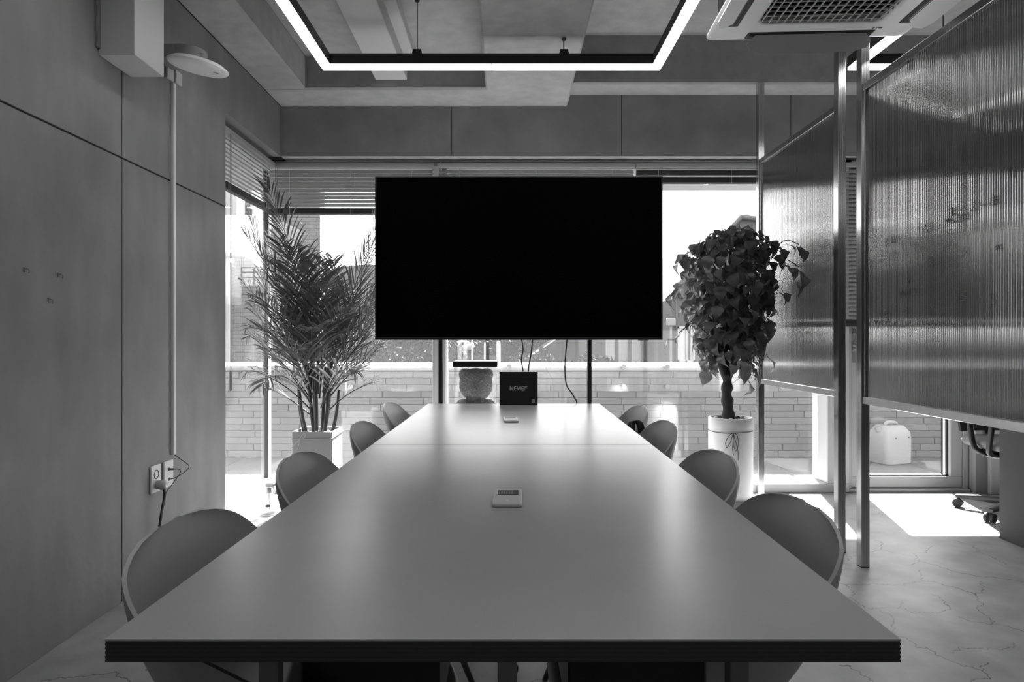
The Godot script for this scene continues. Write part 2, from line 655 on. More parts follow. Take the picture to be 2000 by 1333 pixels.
	g.span(Vector3(-0.535, 0.062, -5.02), Vector3(-0.508, 2.345, -4.985), 0.002)
	w = struct("trim_2", g, fm, "sash stile in the middle of the back window")
	g = Geo.new()
	g.box(Vector3(-0.522, 0.89, -4.983), Vector3(0.016, 0.085, 0.006), 0.002)
	obj("sash_pull", g, M.mid, w)
	g = Geo.new()
	g.span(Vector3(-0.452, 0.062, -5.0), Vector3(-0.438, 2.345, -4.985), 0.002)
	obj("bead", g, M.white, w)

# ------------------------------------------------------------------ venetian blinds
func blind(label: String, at: Vector3, turn: float, length: float, top: float, low: float, count: int, tilt: float, cords := []) -> Node3D:
	var t := thing("venetian_blind", label, "blind", at, turn, "venetian blinds in the windows")
	var g := Geo.new()
	g.span(Vector3(0, top, -0.028), Vector3(length, top + 0.03, 0.028), 0.002)
	obj("head_rail", g, M.slat, t)
	g = Geo.new()
	var rows := []
	for k in 5:
		var a := (k / 4.0 - 0.5) * 0.9
		rows.append([Vector3(0.004, 0.02 * (cos(a) - 0.95), 0.022 * sin(a) / sin(0.45)), Vector3(length - 0.004, 0.02 * (cos(a) - 0.95), 0.022 * sin(a) / sin(0.45))])
	g.grid(rows)
	var slat := g.done()
	for i in count:
		var o := obj("slat", slat, M.slat, t)
		o.position = Vector3(0, lerpf(top - 0.012, low + 0.012, (i + 0.5) / count), 0)
		o.rotation.x = tilt
	g = Geo.new()
	g.span(Vector3(0, low - 0.045, -0.02), Vector3(length, low, 0.02), 0.004)
	obj("bottom_rail", g, M.rail_dark, t)
	var n := maxi(2, int(length / 0.55) + 1)
	for i in n:
		var x := lerpf(0.16, length - 0.16, float(i) / (n - 1))
		for z in [-0.024, 0.024]:
			g = Geo.new()
			g.tube([Vector3(x, top, z), Vector3(x, low - 0.047, z)], 0.0011, 5, false)
			obj("ladder_cord", g, M.white, t)
		g = Geo.new()
		g.box(Vector3(x, low - 0.022, 0.021), Vector3(0.03, 0.04, 0.003), 0.001)
		obj("rail_clip", g, M.dark, t)
	for c in cords:
		g = Geo.new()
		for dx in [0.0, 0.014]:
			g.tube([Vector3(c[0] + dx, top, 0.032), Vector3(c[0] + dx, c[1] + 0.12, 0.032)], 0.0013, 5, false)
		var cord := obj("pull_cord", g, M.mid, t)
		g = Geo.new()
		g.box(Vector3(c[0] + 0.007, c[1] + 0.06, 0.032), Vector3(0.026, 0.125, 0.016), 0.005)
		obj("cord_tensioner", g, M.mid, cord)
	return t

func build_blinds():
	blind("half-lowered open venetian blind in the left wall window", Vector3(-1.69, 0, -3.93), PI / 2, 0.965, 2.335, 2.045, 10, 0.8, [[0.16, 0.79]])
	blind("half-lowered closed venetian blind behind the palm", Vector3(-1.722, 0, -4.93), 0.0, 1.2, 2.335, 2.045, 10, 0.80, [[0.06, 0.79]])
	blind("half-lowered venetian blind mostly hidden behind the top of the screen", Vector3(-0.5, 0, -4.93), 0.0, 1.42, 2.335, 2.045, 10, 0.80)
	blind("raised venetian blind with stacked slats right of the screen", Vector3(0.93, 0, -4.93), 0.0, 1.37, 2.335, 2.27, 14, 0.0)
	blind("long lowered venetian blind over the terrace door between the posts", Vector3(2.36, 0, -4.9), 0.0, 0.98, 2.335, 1.235, 36, 0.85)
	blind("long lowered venetian blind behind the right ribbed panel", Vector3(3.82, 0, -4.93), 0.0, 1.75, 2.335, 1.235, 36, 0.85)

# ------------------------------------------------------------------ terrace
func build_terrace():
	var g := Geo.new()
	g.span(Vector3(-4.5, -0.3, -6.6), Vector3(7.0, -0.012, -5.14))
	g.span(Vector3(-4.5, -0.3, -5.14), Vector3(-1.86, -0.012, -2.0))
	var f := struct("terrace_floor", g, M.joint, "paved terrace outside the windows")
	for i in 10:
		for z in [[-5.14, -5.745], [-5.75, -6.36]]:
			g = Geo.new()
			var x0 := -4.84 + i * 1.2
			g.span(Vector3(x0, -0.05, z[1]), Vector3(x0 + 1.194, -0.004, z[0]), 0.003)
			obj("paving_slab", g, M.paving, f)
	for z in [-5.14, -3.94]:
		for x in [-4.26, -3.06]:
			g = Geo.new()
			g.span(Vector3(x, -0.05, z), Vector3(x + 1.194, -0.004, z + 1.194), 0.003)
			obj("paving_slab", g, M.paving, f)
	# parapet: core, long thin bricks in running bond, pale rounded coping
	g = Geo.new()
	g.span(Vector3(-4.5, -0.02, -6.6), Vector3(7.0, 0.815, -6.362))
	var w := struct("wall_terrace", g, plain(0.1, 0.9), "low terrace parapet of long thin pale bricks")
	var lengths := []
	for l in [0.42, 0.5, 0.36]:
		g = Geo.new()
		g.box(Vector3.ZERO, Vector3(l - 0.006, 0.0575, 0.02), 0.003)
		lengths.append([l, g.done()])
	var mats := [M.brick_a, M.brick_b, M.brick_c]
	for row in 13:
		var x := -3.45 - rng.randf() * 0.4
		while x < 5.0:
			var pick = lengths[rng.randi() % 3]
			var o := obj("brick", pick[1], mats[rng.randi() % 3], w)
			o.position = Vector3(x + pick[0] / 2.0, 0.033 + row * 0.0613, -6.359 + rng.randf_range(-0.002, 0.002))
			x += pick[0]
	g = Geo.new()
	var prof := PackedVector2Array()
	for k in 9:
		var a := PI * k / 8.0
		prof.append(Vector2(0.14 * cos(a), 0.05 * sin(a)))
	prof.append(Vector2(-0.14, -0.02))
	prof.append(Vector2(0.14, -0.02))
	g.prism(prof, 11.5, Transform3D(Basis(Vector3.UP, PI / 2), Vector3(1.25, 0.83, -6.47)))
	obj("coping", g, M.coping, w)
	# canopy over the windows
	g = Geo.new()
	g.span(Vector3(-3.0, 2.405, -6.0), Vector3(7.0, 2.65, -5.1), 0.01)
	g.span(Vector3(-3.0, 2.405, -5.2), Vector3(-1.84, 2.65, -2.5), 0.01)
	var c := struct("canopy", g, plain(0.35, 0.8), "shallow canopy over the windows outside")
	g = Geo.new()
	g.lathe([Vector2(0.0, -0.025), Vector2(0.03, -0.024), Vector2(0.036, 0.0)], 16, Transform3D(Basis(), Vector3(1.62, 2.405, -5.6)))
	obj("downlight", g, M.white, c)
	# glass balustrade held by round standoffs
	var at := [-1.43, 0.02, 1.47, 2.92]
	var says := ["clear glass balustrade pane behind the palm", "clear glass balustrade pane behind the big screen", "clear glass balustrade pane behind the potted tree", "clear glass balustrade pane behind the terrace door"]
	for i in 4:
		var t := thing("glass_balustrade", says[i], "balustrade", Vector3(at[i] - 0.2, 0, 0), 0.0, "panes of the terrace balustrade")
		g = Geo.new()
		g.span(Vector3(0.02, 0.62, -6.27), Vector3(1.43, 1.18, -6.258))
		obj("pane", g, M.glass, t)
		for x in [0.2, 1.25]:
			for y in [0.85, 0.665]:
				g = Geo.new()
				g.tube([Vector3(x, y, -6.34), Vector3(x, y, -6.24)], 0.022, 14)
				obj("standoff", g, M.alu, t)
	# jerrycan
	var t := thing("jerrycan", "white plastic jerrycan standing on the terrace outside the door", "jerrycan", Vector3(3.42, 0, -6.1), 0.35)
	g = Geo.new()
	var rows := []
	for s in [[0.0, 0.94, 0.0], [0.012, 1.0, 0.0], [0.24, 1.0, 0.0], [0.29, 0.93, 0.0], [0.345, 0.66, 0.0], [0.35, 0.6, 0.0]]:
		var row := []
		for k in 32:
			var a := TAU * k / 32
			var ca := signf(cos(a)) * pow(absf(cos(a)), 0.35)
			var sa := signf(sin(a)) * pow(absf(sin(a)), 0.35)
			row.append(Vector3(ca * 0.165 * s[1], s[0], sa * 0.12 * minf(1.0, s[1] + 0.06)))
		rows.append(row)
	rows.push_front([])
	rows.push_back([])
	for k in 32:
		rows[0].append(Vector3(0, 0, 0))
		rows[-1].append(Vector3(0, 0.35, 0))
	g.grid(rows, true)
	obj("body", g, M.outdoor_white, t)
	g = Geo.new()
	g.tube(smoothed([Vector3(-0.055, 0.33, 0), Vector3(-0.045, 0.37, 0), Vector3(0.0, 0.378, 0), Vector3(0.075, 0.365, 0), Vector3(0.11, 0.31, 0)]), 0.017, 10)
	obj("handle", g, M.outdoor_white, t)
	g = Geo.new()
	g.lathe([Vector2(0.0, 0.05), Vector2(0.026, 0.048), Vector2(0.028, 0.0)], 16, Transform3D(Basis(Vector3.BACK, 0.6), Vector3(-0.125, 0.29, 0.0)))
	obj("cap", g, M.mid, t)
	for x in [-0.06, 0.1]:
		g = Geo.new()
		g.tube([Vector3(x, 0.245, 0.117), Vector3(x, 0.245, 0.124)], 0.006, 8)
		obj("stud", g, M.dark, t)
	t.scale = Vector3.ONE * 0.95

# ------------------------------------------------------------------ far things: buildings, trees, street furniture
func box_thing(called: String, label: String, category: String, a: Vector3, b: Vector3, m: Material) -> Node3D:
	var t := thing(called, label, category)
	var g := Geo.new()
	g.span(a, b, 0.02)
	obj("walls", g, m, t)
	return t

func build_far():
	var g := Geo.new()
	g.span(Vector3(-60, -4.2, -90), Vector3(60, -4.0, -6.7))
	struct("ground", g, plain(0.12, 0.9), "ground far below the terrace")
	var brick := brick_material(0.1, 0.075)
	var t := box_thing("brick_tower", "tall brick tower rising behind the palm", "building", Vector3(-5.6, -4.0, -14.4), Vector3(-3.84, 9.0, -14.0), brick)
	g = Geo.new()
	g.span(Vector3(-5.65, 8.9, -14.45), Vector3(-3.79, 9.1, -13.95))
	obj("coping", g, M.coping, t)
	t = box_thing("brick_hall", "low brick building seen through the left window", "building", Vector3(-16.0, -4.0, -22.0), Vector3(-5.72, 2.62, -14.4), brick)
	g = Geo.new()
	g.span(Vector3(-16.1, 2.6, -22.1), Vector3(-5.68, 2.72, -14.35), 0.02)
	obj("coping", g, M.brick_c, t)
	# pole with a louvred box, seen at the left edge of the left window
	t = thing("service_pole", "white outdoor pole with a ribbed box on top at the left window", "pole")
	g = Geo.new()
	g.tube([Vector3(-3.25, -0.1, -7.9), Vector3(-3.25, 3.0, -7.9)], 0.045, 16)
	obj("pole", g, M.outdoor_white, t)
	g = Geo.new()
	g.span(Vector3(-3.42, 2.05, -8.05), Vector3(-3.08, 3.0, -7.75), 0.03)
	obj("box", g, plain(0.25, 0.6), t)
	for k in 9:
		g = Geo.new()
		g.span(Vector3(-3.43, 2.1 + k * 0.09, -7.75), Vector3(-3.2, 2.14 + k * 0.09, -7.73), 0.005)
		obj("louvre", g, M.mid, t)
	# white house and domed hall between palm and screen
	t = box_thing("white_house", "small white walled house beyond the trees left of the screen", "building", Vector3(-6.4, -4.0, -32.0), Vector3(-4.0, 3.1, -28.0), plain(0.13, 0.8))
	g = Geo.new()
	for y in [1.15, 0.75, 0.35]:
		g.span(Vector3(-7.4, y, -27.95), Vector3(-3.9, y + 0.12, -27.8))
	obj("railing", g, M.dark, t)
	g = Geo.new()
	g.span(Vector3(-8.6, -4.0, -31.0), Vector3(-6.45, 2.2, -29.0))
	obj("annexe", g, M.mid, t)
	t = thing("domed_hall", "dark hall with a rounded roof far behind the palm", "building")
	g = Geo.new()
	var arc := PackedVector2Array()
	for k in 15:
		var a := PI * k / 14.0
		arc.append(Vector2(5.0 * cos(a), 3.0 + 2.4 * sin(a)))
	arc.append(Vector2(-5.0, -4.0))
	arc.append(Vector2(5.0, -4.0))
	g.prism(arc, 10.0, Transform3D(Basis(), Vector3(-8.2, 0.2, -46.0)))
	obj("walls", g, plain(0.07, 0.8), t)
	# barn with a kinked roofline at the right, clad in upright sheets
	t = thing("barn", "sheet-clad barn with a kinked gable roof behind the potted tree", "building")
	var d := 16.0
	var out := PackedVector2Array()
	for p in [[3.865, -4.0], [3.865, 2.036], [3.985, 2.264], [4.345, 2.72], [5.473, 3.933], [6.84, 3.78], [7.8, 3.06], [8.0, -4.0]]:
		out.append(Vector2(p[0], p[1]))
	g = Geo.new()
	g.prism(out, 8.0, Transform3D(Basis(), Vector3(0, 0, -d - 4.0)))
	obj("walls", g, plain(0.035, 0.75), t)
	for i in 13:
		g = Geo.new()
		var x := 3.95 + i * 0.3
		var h := lerpf(2.164, 3.8, clampf((x - 3.98) / 1.45, 0.0, 1.0))
		g.span(Vector3(x, -4.0, -d), Vector3(x + 0.035, h, -d + 0.03))
		obj("cladding_seam", g, plain(0.045, 0.75), t)
	g = Geo.new()
	var edge := []
	for i in range(1, 6):
		edge.append(Vector3(out[i].x, out[i].y + 0.03, -d + 0.05))
	g.tube(edge, 0.07, 6)
	obj("roof_edge", g, plain(0.05, 0.7), t)
	for wn in [[3.99, 0.56, 0.40, 0.84]]:
		g = Geo.new()
		for q in [[0.0, 0.0, 0.4, 0.05], [0.0, 0.79, 0.4, 0.84], [0.0, 0.0, 0.035, 0.84], [0.365, 0.0, 0.4, 0.84], [0.185, 0.0, 0.215, 0.84]]:
			g.span(Vector3(wn[0] + q[0], wn[1] + q[1], -d - 0.02), Vector3(wn[0] + q[2], wn[1] + q[3], -d + 0.06))
		var f := obj("window", g, M.outdoor_white, t)
		g = Geo.new()
		g.span(Vector3(wn[0] + 0.02, wn[1] + 0.03, -d - 0.02), Vector3(wn[0] + 0.38, wn[1] + 0.8, -d + 0.02))
		obj("window_pane", g, plain(0.3, 0.15), f)
	g = Geo.new()
	g.span(Vector3(4.03, 2.06, -d), Vector3(4.14, 2.28, -d + 0.06), 0.01)
	obj("vent", g, M.dark, t)
	g = Geo.new()
	g.tube([Vector3(4.28, 2.2, -d + 0.04), Vector3(4.27, 0.1, -d + 0.04)], 0.018, 6)
	obj("cable", g, M.dark, t)
	g = Geo.new()
	g.tube([Vector3(3.82, 1.4, -d + 0.1), Vector3(3.82, -2.0, -d + 0.1)], 0.03, 8)
	g.box(Vector3(3.82, 1.5, -d + 0.1), Vector3(0.2, 0.18, 0.15), 0.02)
	obj("downpipe", g, M.brick_b, t)
	# long low wing between the screen and the barn
	t = box_thing("low_wing", "long low wing with small windows left of the barn", "building", Vector3(2.3, -4.0, -24.0), Vector3(3.84, 2.6, -19.0), plain(0.045, 0.8))
	for k in 3:
		g = Geo.new()
		g.span(Vector3(2.95 - 0.2 + k * 0.36, 0.45, -19.02), Vector3(3.0 + k * 0.36, 1.2, -18.97), 0.005)
		var f := obj("window", g, M.outdoor_white, t)
		g = Geo.new()
		g.span(Vector3(2.78 + k * 0.36, 0.5, -19.0), Vector3(2.97 + k * 0.36, 1.16, -18.95))
		obj("window_pane", g, plain(0.22, 0.15), f)
	g = Geo.new()
	for k in 5:
		g.span(Vector3(2.4 + k * 0.35, 2.6, -19.0), Vector3(2.44 + k * 0.35, 3.1, -18.96))
	for y in [2.8, 2.95, 3.08]:
		g.span(Vector3(2.35, y, -18.99), Vector3(3.84, y + 0.025, -18.965))
	obj("roof_railing", g, M.dark, t)
	# bollards and a lamp with a disc head
	var says := ["thinner white bollard among the shrubs, left one", "thinner white bollard among the shrubs, right one", "thick white bollard among the shrubs behind the display case"]
	for k in 3:
		var x: float = [-0.66, -0.42, -0.16][k]
		t = thing("bollard", says[k], "bollard", Vector3(x, -0.3, -13.0), 0.0, "white bollards seen under the screen")
		g = Geo.new()
		var r: float = [0.02, 0.02, 0.042][k]
		g.lathe([Vector2(r, -0.6), Vector2(r, [1.35, 1.28, 1.3][k]), Vector2(r * 0.7, [1.4, 1.33, 1.36][k]), Vector2(0.0, [1.42, 1.35, 1.37][k])], 12)
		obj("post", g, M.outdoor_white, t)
	t = thing("street_lamp", "pale street lamp with a disc head behind the display case", "lamp", Vector3(-1.05, -4.0, -16.0))
	g = Geo.new()
	g.tube([Vector3(0, 0, 0), Vector3(0, 5.0, 0)], 0.1, 12)
	obj("pole", g, plain(0.5, 0.6), t)
	g = Geo.new()
	g.lathe([Vector2(0.0, 4.82), Vector2(0.2, 4.84), Vector2(0.3, 4.92), Vector2(0.27, 5.0), Vector2(0.0, 5.08)], 20)
	obj("disc_head", g, M.outdoor_white, t)
	# grassy bank
	t = thing("grass_bank", "sloping grass bank behind the wooden looking shrubs under the screen", "bank")
	g = Geo.new()
	g.prism(PackedVector2Array([Vector2(-0.2, -4.0), Vector2(0.1, 0.1), Vector2(1.75, 1.2), Vector2(2.2, 1.22), Vector2(2.25, -4.0)]), 3.0, Transform3D(Basis(), Vector3(0, 0, -23.5)))
	obj("slope", g, concrete(0.06, 91, 0.95, Vector3(2, 2, 2), 0.6), t)
	t.set_meta("label", "sloping grass bank below the screen, right of the black box")
	# trees: (x, z, crown centre height, radii)
	var leaf := Geo.new()
	for k in 3:
		var b := Basis(Vector3(0.3, 1, 0.2).normalized(), k * 2.1) * Basis(Vector3.RIGHT, 0.5 * k)
		leaf.tri(b * Vector3(0, 0, 0), b * Vector3(0.5, 0.25, 0.2), b * Vector3(1.0, 0, 0))
		leaf.tri(b * Vector3(0, 0, 0), b * Vector3(1.0, 0, 0), b * Vector3(0.5, -0.3, 0.15))
	var cluster := leaf.done()
	var kinds := [
		[-3.35, -14.5, 0.35, Vector3(1.35, 0.85, 1.0), 0.3, "light broad shrub between the palm and the screen post"],
		[-4.6, -17.5, 1.0, Vector3(1.1, 1.9, 1.0), 0.3, "tall light bush beside the white house"],
		[-2.05, -16.0, 0.55, Vector3(0.9, 0.95, 0.9), 0.09, "dark shrub left of the left screen post"],
		[-1.3, -14.0, 0.2, Vector3(0.7, 0.72, 0.7), 0.13, "dark shrub right of the left screen post"],
		[-0.45, -17.0, 0.3, Vector3(1.0, 0.95, 0.9), 0.14, "grey shrub behind the white bollards"],
		[0.75, -15.0, 0.0, Vector3(1.1, 0.72, 0.8), 0.24, "light shrub behind the black box"],
		[1.9, -15.5, -0.05, Vector3(1.0, 0.68, 0.8), 0.3, "pale shrub left of the right screen post"],
		[2.6, -17.0, -0.2, Vector3(1.0, 0.7, 0.8), 0.28, "pale shrub right of the right screen post"],
		[-2.9, -26.0, 2.3, Vector3(1.9, 2.0, 1.4), 0.12, "tall dark tree far off behind the left half of the screen"],
		[0.2, -27.0, 2.3, Vector3(2.1, 2.0, 1.4), 0.12, "tall dark tree far off behind the middle of the screen"],
		[3.3, -26.0, 2.1, Vector3(1.9, 1.8, 1.4), 0.12, "tall dark tree far off behind the right half of the screen"],
	]
	for k in kinds:
		var tall: bool = k[2] > 2.0
		t = thing("tree" if tall else "shrub", k[5], "tree" if tall else "shrub", Vector3(k[0], 0, k[1]), 0.0, "tall trees behind the screen" if tall else "shrubs beyond the terrace")
		g = Geo.new()
		g.tube([Vector3(0, -4.0, 0), Vector3(0.05, k[2] * 0.5 - 1.0, 0), Vector3(0, k[2], 0)], [0.12, 0.08, 0.03], 7)
		obj("trunk", g, M.bark, t)
		var mm := MultiMesh.new()
		mm.transform_format = MultiMesh.TRANSFORM_3D
		mm.use_colors = true
		mm.mesh = cluster
		var count := 5200 if k[2] > 2.0 else 2600
		mm.instance_count = count
		for i in count:
			var v := Vector3(rng.randfn(), rng.randfn(), rng.randfn()).normalized()
			var lump := 1.0 + 0.18 * sin(v.x * 9.0 + k[0]) * sin(v.y * 8.0) + 0.1 * sin(v.z * 17.0)
			v *= pow(rng.randf(), 0.22) * lump
			var s := rng.randf_range(0.07, 0.15) * (2.2 if k[2] > 2.0 else 1.0)
			var b := Basis.from_euler(Vector3(rng.randf() * TAU, rng.randf() * TAU, rng.randf() * TAU)).scaled(Vector3.ONE * s)
			mm.set_instance_transform(i, Transform3D(b, Vector3(0, k[2], 0) + v * k[3]))
			var c: float = rng.randf_range(0.55, 1.25)
			mm.set_instance_color(i, Color(c, c, c))
		var mi := MultiMeshInstance3D.new()
		mi.name = "foliage"
		mi.multimesh = mm
		var fmat := plain(k[4] * 0.06, 0.7)
		fmat.metallic_specular = 0.2
		fmat.vertex_color_use_as_albedo = true
		fmat.cull_mode = BaseMaterial3D.CULL_DISABLED
		fmat.backlight_enabled = true
		fmat.backlight = grey(0.12)
		mi.material_override = fmat
		mi.set_meta("kind", "stuff")
		t.add_child(mi)

# ------------------------------------------------------------------ tables
func table_slab(length: float, inset: float, y: float, high: float) -> ArrayMesh:
	var g := Geo.new()
	var k := 0.0144 * length                                  # the halves stand a little out of square
	var p := PackedVector2Array([Vector2(-0.5 + inset, inset), Vector2(0.5 - inset, inset), Vector2(0.5 - inset + k, length - inset), Vector2(-0.5 + inset + k, length - inset)])
	g.prism(p, high, Transform3D(Basis(Vector3.RIGHT, -PI / 2), Vector3(0, y + high / 2.0, 0)))
	return g.done()

func build_table(label: String, at: Vector3, length: float) -> Node3D:
	var t := thing("meeting_table", label, "table", at, 0.0, "two halves of the long meeting table")
	obj("tabletop", table_slab(length, 0.0, 0.7205, 0.0025), M.table, t)
	var g: Geo
	for k in 10:
		var h := 0.0266 / 10.0
		obj("plywood_layer", table_slab(length, 0.0007 if k % 2 else 0.0002, 0.694 + k * h, h), M.ply_light if k % 2 else M.ply, t)
	for z in [-0.15, -length + 0.15]:
		for x0 in [-0.345, 0.003, 0.342]:
			var x: float = x0 - z * 0.0144
			g = Geo.new()
			g.span(Vector3(x - 0.014, 0.0, z - 0.014), Vector3(x + 0.014, 0.694, z + 0.014), 0.002)
			var l := obj("leg", g, M.steel_paint, t)
			g = Geo.new()
			g.lathe([Vector2(0.0, 0.0), Vector2(0.02, 0.001), Vector2(0.02, 0.008), Vector2(0.0, 0.012)], 12, Transform3D(Basis(), Vector3(x, 0.0, z)))
			obj("foot", g, M.rubber, l)
	g = Geo.new()
	for x in [-0.345, 0.342]:
		g.span(Vector3(x - 0.014, 0.66, -length + 0.164), Vector3(x + 0.014, 0.694, -0.164))
	obj("under_frame", g, M.steel_paint, t)
	for s in [-1.0, 1.0]:
		g = Geo.new()
		g.span(Vector3(s * 0.1, 0.5, -0.75), Vector3(s * 0.315, 0.688, -0.2), 0.004)
		var tr := obj("cable_tray", g, M.black, t)
		g = Geo.new()
		var c := Vector3(s * 0.1, 0.675, -0.22)
		g.tube(smoothed([c, c + Vector3(-s * 0.015, -0.005, 0), c + Vector3(-s * 0.022, -0.03, 0), c + Vector3(-s * 0.005, -0.06, 0)]), 0.003, 6)
		obj("cable_loop", g, M.black, tr)
	return t

func build_tables():
	build_table("near half of the long grey meeting table, with dark plywood edge in front", Vector3(-0.005, 0, -0.857), 1.571)
	build_table("far half of the long grey meeting table, under the big screen", Vector3(0.0177, 0, -2.432), 1.56)

# ------------------------------------------------------------------ shell chairs
func shell_point(u: float, v: float) -> Vector3:
	# v along the centre line from the seat lip to the top of the back: [v, centre x, centre y, rim x, rim y, half width]
	var keys := [
		[0.0, 0.245, 0.425, 0.215, 0.440, 0.17], [0.1, 0.215, 0.440, 0.185, 0.462, 0.215], [0.28, 0.08, 0.432, 0.085, 0.52, 0.245], [0.45, -0.06, 0.425, -0.005, 0.58, 0.262],
		[0.58, -0.165, 0.452, -0.09, 0.625, 0.266], [0.70, -0.215, 0.53, -0.155, 0.658, 0.266], [0.82, -0.246, 0.625, -0.206, 0.694, 0.26], [0.88, -0.258, 0.678, -0.23, 0.722, 0.242],
		[0.94, -0.269, 0.728, -0.253, 0.747, 0.196], [0.98, -0.276, 0.757, -0.27, 0.764, 0.115], [1.0, -0.279, 0.768, -0.279, 0.77, 0.035],
	]
	var i := 0
	while i < keys.size() - 2 and v > keys[i + 1][0]:
		i += 1
	var k0 = keys[maxi(i - 1, 0)] if i > 0 else [-0.1, 0.255, 0.40, 0.225, 0.415, 0.13]
	var k1 = keys[i]
	var k2 = keys[i + 1]
	var k3 = keys[i + 2] if i + 2 < keys.size() else [1.02, -0.281, 0.77, -0.281, 0.768, -0.045]
	var t: float = (v - k1[0]) / (k2[0] - k1[0])
	var q := []
	for j in range(1, 6):
		q.append(cubic_interpolate_in_time(k1[j], k2[j], k0[j], k3[j], t, k2[0] - k1[0], k0[0] - k1[0], k3[0] - k1[0]))
	var a := absf(u)
	var along := pow(a, lerpf(2.2, 2.6, v))
	return Vector3(lerpf(q[0], q[2], along), lerpf(q[1], q[3], pow(a, lerpf(2.6, 3.2, v))), signf(u) * 0.91 * q[4] * sin(a * 1.3) / sin(1.3))

func make_chair() -> Node3D:
	var t := thing("shell_chair", "", "chair", Vector3.ZERO, 0.0, "grey shell chairs along the meeting table")
	var nu := 30
	var nv := 48
	var inner := []
	var outer := []
	for j in nv + 1:
		var ri := []
		var ro := []
		for i in nu + 1:
			var u := lerpf(-1.0, 1.0, float(i) / nu)
			var v := float(j) / nv
			var p := shell_point(u, v)
			var du := shell_point(minf(u + 0.01, 1.0), v) - shell_point(maxf(u - 0.01, -1.0), v)
			var dv := shell_point(u, minf(v + 0.01, 1.0)) - shell_point(u, maxf(v - 0.01, 0.0))
			var n := dv.cross(du).normalized()
			ri.append(p)
			ro.append(p - n * 0.0065)
		inner.append(ri)
		outer.append(ro)
	var g := Geo.new()
	g.grid(inner)
	g.grid(outer, false, true)
	# rolled rim joins both skins
	var rim := []
	for i in nu + 1:
		rim.append([inner[nv][i], outer[nv][i]])
	g.grid(rim)
	rim = []
	for i in nu + 1:
		rim.append([inner[0][i], outer[0][i]])
	g.grid(rim, false, true)
	for e in [0, nu]:
		rim = []
		for j in nv + 1:
			rim.append([inner[j][e], outer[j][e]])
		g.grid(rim, false, e == nu)
	var sm: StandardMaterial3D = M.shell
	sm.cull_mode = BaseMaterial3D.CULL_DISABLED
	obj("shell", g, sm, t)
	g = Geo.new()
	g.box(Vector3(0.02, 0.408, 0), Vector3(0.2, 0.016, 0.2), 0.004)
	obj("under_plate", g, M.leg, t)
	for x in [-1.0, 1.0]:
		for z in [-1.0, 1.0]:
			g = Geo.new()
			g.tube([Vector3(0.02 + x * 0.08, 0.405, z * 0.09), Vector3(0.02 + x * 0.21, 0.0, z * 0.225)], [0.014, 0.009], 10)
			obj("leg", g, M.leg, t)
	return t

func build_chairs():
	var c := make_chair()
	# [x, distance, turn, label]; a chair faces +x before it is turned
	var spots := [
		[-0.332, 1.235, 0.0, "nearest shell chair on the left wall side, in front of the wall outlets"],
		[-0.335, 1.935, 0.0, "second shell chair on the left wall side, beside the spray bottle"],
		[-0.318, 2.70, 0.0, "third shell chair on the left wall side, right of the square planter"],
		[-0.348, 3.545, 0.0, "farthest shell chair on the left side, below the screen's left corner"],
		[0.328, 1.375, PI, "nearest shell chair on the right side, in front of the partition posts"],
		[0.352, 1.975, PI, "second shell chair on the right side, in front of the white round pot"],
		[0.373, 2.725, PI, "third shell chair on the right side, in front of the hanging black strap"],
		[0.398, 3.37, PI, "farthest shell chair on the right side, with a black strap on it"],
	]
	for i in spots.size():
		var s = spots[i]
		if i == 0:
			c.position = Vector3(s[0], 0, -s[1])
			c.rotation.y = s[2]
			c.set_meta("label", s[3])
		else:
			dup(c, Vector3(s[0], 0, -s[1]), s[2], s[3])
	# black strap over the arm of the farthest right chair
	var t := thing("strap", "short black strap hanging over the farthest right chair", "strap", Vector3(0.575, -0.02, -3.1))
	var rows := []
	for p in smoothed([Vector3(-0.014, 0.70, 0.03), Vector3(-0.012, 0.742, 0.02), Vector3(0.006, 0.75, 0.0), Vector3(0.026, 0.735, 0.012), Vector3(0.034, 0.68, 0.02), Vector3(0.034, 0.60, 0.02)], 5):
		rows.append([p + Vector3(-0.0165, 0, 0.006), p + Vector3(0.0165, 0.002, 0.0), p + Vector3(0.0165, 0.002, -0.004), p + Vector3(-0.0165, 0, 0.002)])
	var g := Geo.new()
	g.grid(rows, true)
	obj("webbing", g, M.black, t)

